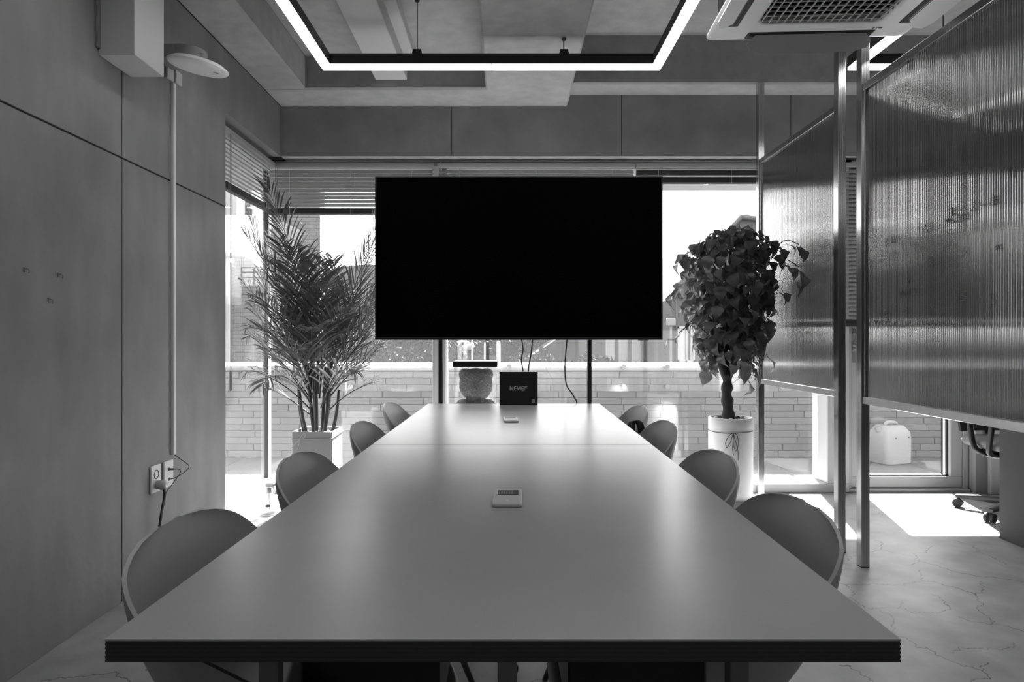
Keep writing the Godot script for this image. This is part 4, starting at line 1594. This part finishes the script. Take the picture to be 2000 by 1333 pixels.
	var others := obj("leaflets", rest, M.frond, t)
	others.set_meta("kind", "stuff")

# ------------------------------------------------------------------ small tree in a round white pot
func build_tree():
	var at := Vector3(1.36, 0, -4.15)
	var t := thing("plant_stand", "pale round plant stand with dark curly marks under the white pot", "stand", at)
	var g := Geo.new()
	g.lathe([Vector2(0.0, 0.0), Vector2(0.15, 0.0), Vector2(0.155, 0.01), Vector2(0.155, 0.125), Vector2(0.15, 0.135), Vector2(0.0, 0.135)], 40, Transform3D(), true)
	obj("drum", g, concrete(0.55, 97, 0.8, Vector3(12, 12, 12), 0.7), t)
	g = Geo.new()
	for k in 9:
		var a := deg_to_rad(30.0 + k * 15.0)
		var b := Basis(Vector3.UP, -a + PI / 2)
		var o := Vector3(0.1565 * cos(a), 0.085, 0.1565 * sin(a))
		var pts := []
		for q in [[0.012, 0.02], [-0.006, 0.024], [-0.012, 0.01], [0.004, 0.002], [-0.014, -0.008], [-0.006, -0.024], [0.012, -0.018]]:
			pts.append(o + b * Vector3(q[0], q[1], 0.0))
		g.tube(smoothed(pts, 4), 0.0018, 5)
	obj("markings", g, M.dark, t)

	t = thing("potted_tree", "small bushy dark-leaved tree with a thick trunk in a white cylindrical pot", "plant", at + Vector3(0, 0.135, 0))
	g = Geo.new()
	g.lathe([Vector2(0.0, 0.0), Vector2(0.126, 0.0), Vector2(0.129, 0.004), Vector2(0.131, 0.44), Vector2(0.131, 0.488), Vector2(0.128, 0.492), Vector2(0.119, 0.492), Vector2(0.118, 0.466), Vector2(0.0, 0.466)], 48)
	obj("pot", g, M.pot, t)
	g = Geo.new()
	g.lathe([Vector2(0.117, 0.461), Vector2(0.1, 0.474), Vector2(0.0, 0.478)], 30)
	var soil := obj("soil", g, M.soil, t)
	for k in 12:
		g = Geo.new()
		g.lathe([Vector2(0.0, -0.008), Vector2(0.014, -0.004), Vector2(0.016, 0.003), Vector2(0.008, 0.01), Vector2(0.0, 0.012)], 9)
		var o := obj("pebble", g, M.white if k % 3 == 0 else M.dark, soil)
		var a := TAU * k / 12.0 + 0.3
		o.position = Vector3(0.085 * cos(a), 0.482, 0.085 * sin(a))
	g = Geo.new()
	var ring := []
	for k in 33:
		var a := TAU * k / 32.0
		ring.append(Vector3(0.133 * cos(a), 0.412 + 0.004 * sin(a * 2.0), 0.133 * sin(a)))
	g.tube(ring, 0.0018, 6)
	var c := Vector3(-0.028, 0.412, 0.132)
	for loop in [[[-0.02, -0.01], [-0.045, -0.05], [-0.04, -0.085], [-0.02, -0.06], [0, 0]], [[0.02, -0.01], [0.03, -0.06], [0.015, -0.105], [0.0, -0.06], [0, 0]], [[0.0, -0.03], [-0.005, -0.09], [0.002, -0.13]], [[0.008, -0.03], [0.026, -0.1], [0.028, -0.16]]]:
		var pts := [c + Vector3(0, 0, 0.002)]
		for q in loop:
			pts.append(c + Vector3(q[0], q[1], 0.004))
		g.tube(smoothed(pts, 5), 0.0017, 6)
	obj("string", g, M.dark, t)
	# knotty trunk with three limbs
	g = Geo.new()
	var trunk := smoothed([Vector3(-0.012, 0.48, 0), Vector3(-0.016, 0.56, 0.0), Vector3(-0.026, 0.63, 0.004), Vector3(-0.02, 0.70, 0.0), Vector3(-0.024, 0.76, 0.0)], 5)
	var radii := []
	for i in trunk.size():
		radii.append(0.036 + 0.005 * sin(i * 1.1) - 0.0004 * i)
	g.tube(trunk, radii, 14)
	for limb in [[Vector3(-0.03, 0.74, 0), Vector3(-0.075, 0.86, 0.01), Vector3(-0.12, 1.02, 0.03), Vector3(-0.14, 1.25, 0.0)], [Vector3(-0.015, 0.74, 0), Vector3(0.02, 0.85, 0.02), Vector3(0.075, 0.98, 0.01), Vector3(0.1, 1.25, 0.02)], [Vector3(-0.02, 0.74, -0.01), Vector3(-0.03, 0.9, -0.02), Vector3(-0.01, 1.1, -0.01), Vector3(0.0, 1.4, 0.0)]]:
		g.tube(smoothed(limb, 5), [0.026, 0.025, 0.024, 0.023, 0.022, 0.021, 0.02, 0.019, 0.018, 0.017, 0.016, 0.015, 0.013, 0.011, 0.009, 0.006], 9)
	obj("trunk", g, M.bark, t)
	# three variants of a drooping pointed leaf with a folded midrib
	var variants := []
	for v in 3:
		g = Geo.new()
		g.smooth()
		var w: Array = [[0.003, 0.026, 0.038, 0.043, 0.041, 0.034, 0.023, 0.011, 0.004, 0.0], [0.003, 0.022, 0.034, 0.038, 0.040, 0.031, 0.024, 0.013, 0.005, 0.0], [0.004, 0.032, 0.043, 0.044, 0.038, 0.034, 0.026, 0.014, 0.004, 0.0]][v]
		var prev := []
		for i in w.size():
			var s := float(i) / (w.size() - 1)
			var mid := Vector3(0, -0.11 * s - 0.012, 0.03 * sin(s * 2.6) - 0.035 * s * s)
			var lift: float = 0.22 * w[i] + 0.004 * sin(i * 2.0 + v)
			var row := [mid + Vector3(-w[i], 0.12 * w[i], lift), mid, mid + Vector3(w[i], 0.12 * w[i], lift)]
			if prev:
				g.quad(prev[0], prev[1], row[1], row[0])
				g.quad(prev[1], prev[2], row[2], row[1])
			prev = row
		g.tube([Vector3(0, 0.03, -0.012), Vector3(0, -0.012, 0)], 0.0016, 5)
		variants.append(g.done())
	var prof := [[0.70, 0.07], [0.80, 0.15], [0.92, 0.20], [1.05, 0.235], [1.2, 0.27], [1.32, 0.29], [1.42, 0.28], [1.5, 0.24], [1.56, 0.17], [1.6, 0.08]]
	var placed := 0
	var extra := [Vector3(0.22, 1.50, 0.18), Vector3(0.25, 1.51, 0.24), Vector3(0.28, 1.49, 0.3), Vector3(0.29, 1.47, 0.33), Vector3(0.22, 1.4, 0.2), Vector3(0.25, 1.38, 0.26), Vector3(0.28, 1.36, 0.31), Vector3(0.29, 1.33, 0.34), Vector3(0.26, 1.3, 0.3), Vector3(0.24, 1.24, 0.2), Vector3(-0.36, 0.97, 0.1), Vector3(-0.33, 1.0, 0.1), Vector3(-0.33, 1.28, 0.05), Vector3(-0.36, 1.25, 0.06), Vector3(0.09, 0.72, 0.06), Vector3(0.10, 0.76, 0.07), Vector3(-0.14, 0.78, 0.08), Vector3(0.06, 0.83, 0.1), Vector3(-0.17, 0.84, 0.1), Vector3(0.2, 0.86, 0.08)]
	while placed < 292:
		var p: Vector3
		var out: Vector3
		if placed < extra.size():
			p = extra[placed]
			out = Vector3(p.x, 0, p.z).normalized()
		else:
			var hh := rng.randf_range(0.74, 1.6)
			var r := 0.1
			for i in prof.size() - 1:
				if hh >= prof[i][0] and hh <= prof[i + 1][0]:
					r = lerpf(prof[i][1], prof[i + 1][1], (hh - prof[i][0]) / (prof[i + 1][0] - prof[i][0]))
			if hh < 0.95 and rng.randf() < 0.35:
				continue
			var a := rng.randf() * TAU
			out = Vector3(cos(a), 0, sin(a))
			r *= pow(rng.randf(), 0.3) * rng.randf_range(0.85, 1.12)
			p = Vector3(out.x * r, hh + 0.04, out.z * r)
		if p.x > 0.265 and placed >= extra.size():
			p.x = minf(p.x, 0.265)
		var yaw := atan2(out.x, out.z) + rng.randf_range(-0.7, 0.7)
		var top := clampf((p.y - 1.4) / 0.25, 0.0, 1.0)
		var pitch := rng.randf_range(-0.75, 0.1) - top * rng.randf_range(0.1, 0.7)
		var s := rng.randf_range(0.62, 1.02)
		var o := obj("leaf", variants[rng.randi() % 3], M.leaf if rng.randf() < 0.75 else M.leaf_light, t)
		o.transform = Transform3D((Basis(Vector3.UP, yaw) * Basis(Vector3.RIGHT, pitch) * Basis(Vector3.BACK, rng.randf_range(-0.5, 0.5))).scaled(Vector3.ONE * s), p)
		placed += 1
	# the leaves further in, past what can be told apart, as one part
	var inner := SurfaceTool.new()
	inner.begin(Mesh.PRIMITIVE_TRIANGLES)
	for k in 330:
		var hh := rng.randf_range(0.86, 1.6)
		var r := 0.1
		for i in prof.size() - 1:
			if hh >= prof[i][0] and hh <= prof[i + 1][0]:
				r = lerpf(prof[i][1], prof[i + 1][1], (hh - prof[i][0]) / (prof[i + 1][0] - prof[i][0]))
		var a := rng.randf() * TAU
		r *= pow(rng.randf(), 0.5) * 0.93
		var p := Vector3(minf(cos(a) * r, 0.24), hh + 0.04, sin(a) * r)
		var bs := Basis(Vector3.UP, a * -1.0 + PI / 2 + rng.randf_range(-0.9, 0.9)) * Basis(Vector3.RIGHT, rng.randf_range(-0.9, 0.3)) * Basis(Vector3.BACK, rng.randf_range(-0.7, 0.7))
		inner.append_from(variants[k % 3], 0, Transform3D(bs.scaled(Vector3.ONE * rng.randf_range(0.7, 1.05)), p))
	var mass := obj("inner_foliage", inner.commit(), M.leaf, t)
	mass.set_meta("kind", "stuff")
	g = Geo.new()
	for k in 26:
		var a := TAU * k / 26.0
		var hh := 0.95 + 0.6 * fmod(k * 0.618, 1.0)
		var e := Vector3(0.2 * cos(a), hh + 0.08, 0.2 * sin(a))
		g.tube(smoothed([Vector3(0, hh - 0.15, 0), e * Vector3(0.5, 1, 0.5), e], 3), [0.007, 0.006, 0.005, 0.004, 0.003, 0.002, 0.002], 6)
	for b in [[Vector3(0.16, 1.42, 0.12), Vector3(0.23, 1.53, 0.22), Vector3(0.28, 1.5, 0.31)], [Vector3(0.16, 1.3, 0.12), Vector3(0.23, 1.42, 0.22), Vector3(0.28, 1.37, 0.32)], [Vector3(-0.16, 1.0, 0.05), Vector3(-0.25, 1.06, 0.08), Vector3(-0.34, 1.0, 0.1)], [Vector3(0.03, 0.86, 0.02), Vector3(0.08, 0.84, 0.05), Vector3(0.09, 0.75, 0.06)]]:
		g.tube(smoothed(b, 4), 0.003, 6)
	obj("twigs", g, M.bark, t)

# ------------------------------------------------------------------ things on the table
func build_table_things():
	var says := ["white handheld gadget with a small dark display on the near table half", "white handheld gadget with a small dark display in front of the black box"]
	for k in 2:
		# lies flat, pointing down the table
		var t := thing("desk_gadget", says[k], "device", [Vector3(0.002, 0.723, -1.60), Vector3(0.018, 0.723, -3.16)][k], [-0.02, 0.04][k], "white gadgets on the table")
		var g := Geo.new()
		var loops := []
		for q in [[0.0, -0.002], [0.001, 0.0], [0.0075, 0.0005], [0.0088, -0.002], [0.009, -0.004]]:
			loops.append(rounded_rect(0.033 + q[1], 0.075 + q[1], 0.008, q[0]))
		g.grid(loops, true, true)
		var top := rounded_rect(0.029, 0.071, 0.008, 0.009)
		g.flat()
		for i in top.size():
			g.tri_out(Vector3(0, 0.009, 0), top[i], top[(i + 1) % top.size()], Vector3.UP)
		obj("body", g, plain(0.5, 0.4), t)
		g = Geo.new()
		g.span(Vector3(-0.024, 0.0089, -0.06), Vector3(0.013, 0.0095, -0.012))
		obj("display", g, M.dark, t)
		g = Geo.new()
		g.span(Vector3(0.013, 0.0089, -0.06), Vector3(0.025, 0.0097, -0.012))
		obj("display_bar", g, M.black, t)
		g = Geo.new()
		for i in 6:
			g.span(Vector3(-0.022 + i * 0.006, 0.0094, -0.056), Vector3(-0.019 + i * 0.006, 0.0098, -0.02))
		obj("display_text", g, M.mid, t)
		g = Geo.new()
		g.lathe([Vector2(0.004, 0.0), Vector2(0.0035, 0.0006), Vector2(0.0, 0.0008)], 12, Transform3D(Basis(), Vector3(0.0, 0.009, 0.045)))
		obj("button", g, M.pvc, t)
	# black carton with white logo
	var d := 3.90
	var t := thing("black_box", "matte black carton with a white logo standing at the table end", "box", Vector3(0.067, 0.723, -d), 0.0)
	var g := Geo.new()
	g.span(Vector3(-0.109, 0.0, -0.06), Vector3(0.109, 0.152, 0.0), 0.0012)
	obj("body", g, M.black, t)
	g = Geo.new()
	g.span(Vector3(-0.1095, 0.1525, -0.0605), Vector3(0.1095, 0.191, 0.0005), 0.0012)
	obj("lid", g, M.black, t)
	var fnt := SystemFont.new()
	fnt.font_names = PackedStringArray(["Droid Sans"])
	fnt.font_weight = 700
	var ink := plain(0.5, 0.5)
	for q in [["NEW", -0.053, 0.0], ["I", 0.009, -0.28], ["T", 0.033, 0.0]]:
		var tm := TextMesh.new()
		tm.text = q[0]
		tm.font = fnt
		tm.font_size = 32
		tm.pixel_size = 0.00098
		tm.depth = 0.0008
		tm.horizontal_alignment = HORIZONTAL_ALIGNMENT_LEFT
		var o := obj("logo_letter", tm, ink, t)
		o.position = Vector3(q[1], 0.0955, 0.0008)
		if q[2] != 0.0:
			o.transform = Transform3D(Basis(Vector3(1, 0, 0), Vector3(-q[2], 1, 0), Vector3(0, 0, 1)), o.position)
	g = Geo.new()
	var hex := []
	for k in 7:
		var a := PI / 6 + TAU * k / 6.0
		hex.append(Vector3(0.0255 + 0.0115 * cos(a), 0.0955 + 0.0125 * sin(a), 0.001))
	for k in [0, 1, 2, 3, 4]:
		g.box((hex[k] + hex[k + 1]) / 2.0, Vector3(hex[k].distance_to(hex[k + 1]) + 0.003, 0.0042, 0.001), 0.0, Basis(Vector3.BACK, atan2(hex[k + 1].y - hex[k].y, hex[k + 1].x - hex[k].x)))
	g.box(Vector3(0.029, 0.0945, 0.001), Vector3(0.011, 0.004, 0.001))
	g.box(Vector3(0.0255, 0.090, 0.001), Vector3(0.004, 0.012, 0.001))
	obj("logo_mark", g, ink, t)
	g = Geo.new()
	g.span(Vector3(0.075, 0.014, 0.0002), Vector3(0.092, 0.034, 0.001))
	var st := obj("sticker", g, plain(0.4, 0.5), t)
	g = Geo.new()
	for i in 4:
		g.span(Vector3(0.0775, 0.0165 + i * 0.0042, 0.001), Vector3(0.089, 0.0185 + i * 0.0042, 0.0013))
	obj("print", g, M.mid, st)

# ------------------------------------------------------------------ display case with the bear
func rose_ball(g: Geo, c: Vector3, r: Vector3, n: int, size: float, bs := Basis()):
	for i in n:
		var y := 1.0 - 2.0 * (i + 0.5) / n
		var a := i * 2.39996
		var q := sqrt(1.0 - y * y)
		var v := Vector3(q * cos(a), y, q * sin(a))
		var nrm := bs * (v / r).normalized()
		var p := c + bs * (v * r)
		var u := nrm.cross(Vector3(0.3, 0.9, 0.2)).normalized()
		var w := nrm.cross(u)
		var turn := rng.randf() * TAU
		for layer in 2:
			var rad := size * (1.0 if layer == 0 else 0.55)
			var lift := 0.2 if layer == 0 else 0.75
			for k in 5:
				var a0 := turn + TAU * k / 5.0 + layer * 0.6
				var a1 := a0 + TAU / 4.2
				g.tri_out(p + nrm * size * (lift - 0.35), p + (u * cos(a0) + w * sin(a0)) * rad + nrm * size * lift, p + (u * cos(a1) + w * sin(a1)) * rad + nrm * size * (lift + 0.2), nrm)

func build_display_case():
	var c := Vector3(-0.20, 0.0, -4.42)
	var t := thing("pedestal", "dark pedestal behind the table end carrying the clear display case", "pedestal", c)
	var g := Geo.new()
	g.span(Vector3(-0.15, 0.0, -0.15), Vector3(0.15, 0.5, 0.15), 0.004)
	obj("body", g, M.dark, t)
	t = thing("display_case", "clear acrylic display case with a flat black lid", "case", c + Vector3(0, 0.5, 0))
	g = Geo.new()
	g.span(Vector3(-0.14, 0.0, -0.14), Vector3(0.14, 0.02, 0.14), 0.002)
	obj("base", g, M.black, t)
	for q in [[-0.132, -0.132, 0.132, -0.129], [-0.132, 0.129, 0.132, 0.132], [-0.132, -0.129, -0.129, 0.129], [0.129, -0.129, 0.132, 0.129]]:
		g = Geo.new()
		g.span(Vector3(q[0], 0.02, q[1]), Vector3(q[2], 0.428, q[3]))
		obj("pane", g, M.clear, t)
	g = Geo.new()
	g.span(Vector3(-0.14, 0.425, -0.14), Vector3(0.14, 0.458, 0.14), 0.003)
	var lid := obj("lid", g, M.black, t)
	g = Geo.new()
	g.span(Vector3(-0.136, 0.4582, -0.136), Vector3(0.136, 0.4615, 0.136), 0.001)
	obj("lid_top", g, M.white, lid)
	t = thing("toy_bear", "pale toy bear made of foam roses inside the display case", "toy", c + Vector3(0, 0.52, 0))
	g = Geo.new()
	g.lathe([Vector2(0.0, 0.0), Vector2(0.08, 0.01), Vector2(0.1, 0.08), Vector2(0.085, 0.16), Vector2(0.05, 0.2), Vector2(0.0, 0.21)], 20)
	rose_ball(g, Vector3(0, 0.1, 0), Vector3(0.098, 0.105, 0.085), 300, 0.0145)
	obj("body", g, M.foam, t)
	g = Geo.new()
	rose_ball(g, Vector3(0, 0.285, 0.0), Vector3(0.096, 0.096, 0.085), 340, 0.0145)
	rose_ball(g, Vector3(0.004, 0.25, 0.065), Vector3(0.06, 0.048, 0.05), 110, 0.0125)
	g.lathe([Vector2(0.0, 0.195), Vector2(0.07, 0.22), Vector2(0.09, 0.285), Vector2(0.07, 0.35), Vector2(0.0, 0.378)], 20)
	obj("head", g, M.foam, t)
	for s in [-1.0, 1.0]:
		g = Geo.new()
		rose_ball(g, Vector3(s * 0.07, 0.352, 0.0), Vector3(0.032, 0.03, 0.03), 60, 0.0125)
		obj("ear", g, M.foam, t)
		g = Geo.new()
		rose_ball(g, Vector3(s * 0.088, 0.135, 0.05), Vector3(0.04, 0.055, 0.045), 90, 0.0135, Basis(Vector3.BACK, s * 0.5))
		obj("arm", g, M.foam, t)
		g = Geo.new()
		rose_ball(g, Vector3(s * 0.07, 0.04, 0.07), Vector3(0.045, 0.04, 0.055), 90, 0.0135)
		obj("foot", g, M.foam, t)
	g = Geo.new()
	for s in [-1.0, 1.0]:
		g.prism(PackedVector2Array([Vector2(0, 0.006), Vector2(s * 0.045, 0.028), Vector2(s * 0.05, -0.02), Vector2(0, -0.006)]), 0.012, Transform3D(Basis(), Vector3(-0.012, 0.182, 0.1)))
		g.prism(PackedVector2Array([Vector2(0, 0), Vector2(s * 0.03, -0.06), Vector2(s * 0.008, -0.065)]), 0.006, Transform3D(Basis(), Vector3(-0.012, 0.182, 0.102)))
	g.box(Vector3(-0.012, 0.182, 0.106), Vector3(0.016, 0.018, 0.014), 0.004)
	obj("ribbon_bow", g, M.dark, t)

# ------------------------------------------------------------------ office beyond the partition
func build_office():
	var t := thing("office_desk", "grey desk with a solid side panel at the right edge", "desk", Vector3(2.72, 0, -3.03))
	var g := Geo.new()
	g.span(Vector3(0, 0.002, -0.74), Vector3(0.028, 0.7, 0.0), 0.0015)
	obj("side_panel", g, plain(0.045, 0.75), t)
	g = Geo.new()
	g.span(Vector3(1.372, 0.002, -0.74), Vector3(1.4, 0.7, 0.0), 0.0015)
	obj("side_panel", g, plain(0.045, 0.75), t)
	g = Geo.new()
	g.span(Vector3(-0.005, 0.7, -0.75), Vector3(1.405, 0.728, 0.01), 0.002)
	obj("desktop", g, M.mid, t)
	g = Geo.new()
	g.span(Vector3(0.028, 0.35, -0.06), Vector3(1.372, 0.7, -0.042))
	obj("modesty_panel", g, plain(0.11, 0.5), t)
	# swivel chair between desk and window
	t = thing("office_chair", "black swivel office chair on casters by the terrace door", "chair", Vector3(3.19, 0, -4.24))
	for k in 5:
		var a := deg_to_rad(153.0 + k * 72.0)
		var d := Vector3(cos(a), 0, sin(a))
		g = Geo.new()
		var rows := []
		for s in [[0.03, 0.105, 0.03, 0.03], [0.2, 0.098, 0.024, 0.022], [0.34, 0.082, 0.02, 0.012]]:
			var w := d.cross(Vector3.UP)
			var p: Vector3 = d * s[0]
			rows.append([p + w * s[2] + Vector3(0, s[1], 0), p - w * s[2] + Vector3(0, s[1], 0), p - w * s[2] * 0.8 + Vector3(0, s[1] - s[3] * 1.6, 0), p + w * s[2] * 0.8 + Vector3(0, s[1] - s[3] * 1.6, 0)])
		g.grid(rows, true)
		var e: Array = rows[2]
		g.flat()
		g.quad_out(e[0], e[1], e[2], e[3], d)
		obj("base_leg", g, M.dark, t)
		g = Geo.new()
		g.tube([d * 0.325 + Vector3(0, 0.085, 0), d * 0.325 + Vector3(0, 0.045, 0)], 0.009, 8)
		var side := d.cross(Vector3.UP)
		for s in [-1.0, 1.0]:
			g.tube([d * 0.33 + side * s * 0.008 + Vector3(0, 0.029, 0), d * 0.33 + side * s * 0.026 + Vector3(0, 0.029, 0)], 0.028, 18)
		obj("caster", g, M.rubber, t)
	g = Geo.new()
	g.lathe([Vector2(0.035, 0.07), Vector2(0.035, 0.15), Vector2(0.02, 0.155), Vector2(0.02, 0.36), Vector2(0.0, 0.36)], 18, Transform3D(), true)
	obj("gas_column", g, M.dark, t)
	g = Geo.new()
	var loops := []
	for q in [[0.41, -0.06], [0.42, -0.02], [0.45, 0.0], [0.475, -0.015], [0.485, -0.06], [0.487, -0.24]]:
		loops.append(rounded_rect(0.245 + q[1], 0.24 + q[1], 0.004 if q[1] < -0.2 else 0.07 + q[1] * 0.5, q[0]))
	g.grid(loops, true, true)
	obj("seat", g, plain(0.16, 0.9), t)
	g = Geo.new()
	g.span(Vector3(-0.17, 0.355, -0.14), Vector3(0.17, 0.41, 0.14), 0.02)
	obj("mechanism", g, M.black, t)
	for s in [-1.0, 1.0]:
		g = Geo.new()
		g.tube(smoothed([Vector3(s * 0.16, 0.385, 0.04), Vector3(s * 0.235, 0.40, 0.07), Vector3(s * 0.265, 0.44, 0.1), Vector3(s * 0.285, 0.56, 0.15), Vector3(s * 0.29, 0.645, 0.17)], 5), 0.017, 10)
		g.tube(smoothed([Vector3(s * 0.16, 0.385, 0.0), Vector3(s * 0.24, 0.40, -0.02), Vector3(s * 0.27, 0.46, -0.04), Vector3(s * 0.285, 0.645, -0.05)], 5), 0.017, 10)
		var arm := obj("arm_support", g, M.black, t)
		g = Geo.new()
		g.box(Vector3(s * 0.288, 0.655, 0.06), Vector3(0.085, 0.03, 0.27), 0.012)
		obj("arm_pad", g, M.black, arm)
	g = Geo.new()
	var rows := []
	for j in 9:
		var y := lerpf(0.5, 1.0, j / 8.0)
		var row := []
		for i in 9:
			var u := lerpf(-1.0, 1.0, i / 8.0)
			row.append(Vector3(u * 0.225 * (1.0 - 0.15 * pow(j / 8.0, 3.0)), y, -0.25 - 0.05 * sin(j / 8.0 * 2.4) + 0.035 * u * u))
		rows.append(row)
	g.grid(rows)
	var back := []
	for r in rows:
		var row := []
		for p in r:
			row.append(p + Vector3(0, 0, -0.022))
		back.append(row)
	g.grid(back, false, true)
	for e in [0, 8]:
		var s := []
		for j in 9:
			s.append([rows[j][e], back[j][e]])
		g.grid(s)
	var tp := []
	for i in 9:
		tp.append([rows[8][i], back[8][i]])
	g.grid(tp)
	var bm := plain(0.02, 0.8)
	bm.cull_mode = BaseMaterial3D.CULL_DISABLED
	obj("backrest", g, bm, t)
	g = Geo.new()
	g.tube(smoothed([Vector3(0, 0.385, -0.1), Vector3(0, 0.40, -0.25), Vector3(0, 0.5, -0.31), Vector3(0, 0.75, -0.325)], 5), 0.02, 10)
	obj("back_stem", g, M.black, t)

# ------------------------------------------------------------------ remaining small things
func build_small_things():
	# spray bottle on the floor near the left window
	var t := thing("spray_bottle", "clear conical spray bottle with a white trigger head beside the left window", "bottle", Vector3(-1.492, 0, -4.28))
	var g := Geo.new()
	g.lathe([Vector2(0.0, 0.0), Vector2(0.047, 0.0), Vector2(0.05, 0.006), Vector2(0.048, 0.02), Vector2(0.02, 0.105), Vector2(0.016, 0.12), Vector2(0.016, 0.145), Vector2(0.0, 0.146)], 28)
	obj("bottle", g, M.bottle, t)
	g = Geo.new()
	g.lathe([Vector2(0.0, 0.004), Vector2(0.044, 0.005), Vector2(0.042, 0.03), Vector2(0.0, 0.031)], 24)
	obj("water", g, plain(0.8, 0.1), t)
	g = Geo.new()
	g.lathe([Vector2(0.018, 0.14), Vector2(0.018, 0.165), Vector2(0.012, 0.168), Vector2(0.0, 0.168)], 18)
	g.box(Vector3(0.006, 0.185, 0), Vector3(0.06, 0.028, 0.024), 0.008)
	g.box(Vector3(0.042, 0.19, 0), Vector3(0.016, 0.014, 0.014), 0.003)
	obj("spray_head", g, M.spray, t)
	g = Geo.new()
	g.tube(smoothed([Vector3(0.024, 0.178, 0), Vector3(0.032, 0.155, 0), Vector3(0.03, 0.13, 0)], 4), 0.004, 8)
	obj("trigger", g, M.spray, t)
	g = Geo.new()
	g.tube([Vector3(0, 0.145, 0), Vector3(0.005, 0.012, 0)], 0.0025, 6)
	obj("dip_tube", g, M.spray, t)
	g = Geo.new()
	var pts := PackedVector2Array()
	for k in 16:
		pts.append(Vector2(0.017 * cos(TAU * k / 16), 0.009 * sin(TAU * k / 16)))
	g.prism(pts, 0.002, Transform3D(Basis(Vector3.RIGHT, -0.33), Vector3(0.006, 0.062, 0.0365)))
	obj("label", g, M.dark, t)
	# screw hook under the ceiling
	t = thing("ceiling_hook", "tiny metal hook screwed under the concrete slab beside the duct", "hook", Vector3(-0.655, 2.905, -4.38))
	g = Geo.new()
	g.tube(smoothed([Vector3(0.03, 0.0, 0), Vector3(0.03, -0.025, 0), Vector3(0.038, -0.035, 0), Vector3(0.044, -0.028, 0)], 4), 0.002, 6)
	g.box(Vector3(0.03, -0.002, 0), Vector3(0.02, 0.004, 0.012), 0.001)
	obj("hook", g, M.dark, t)
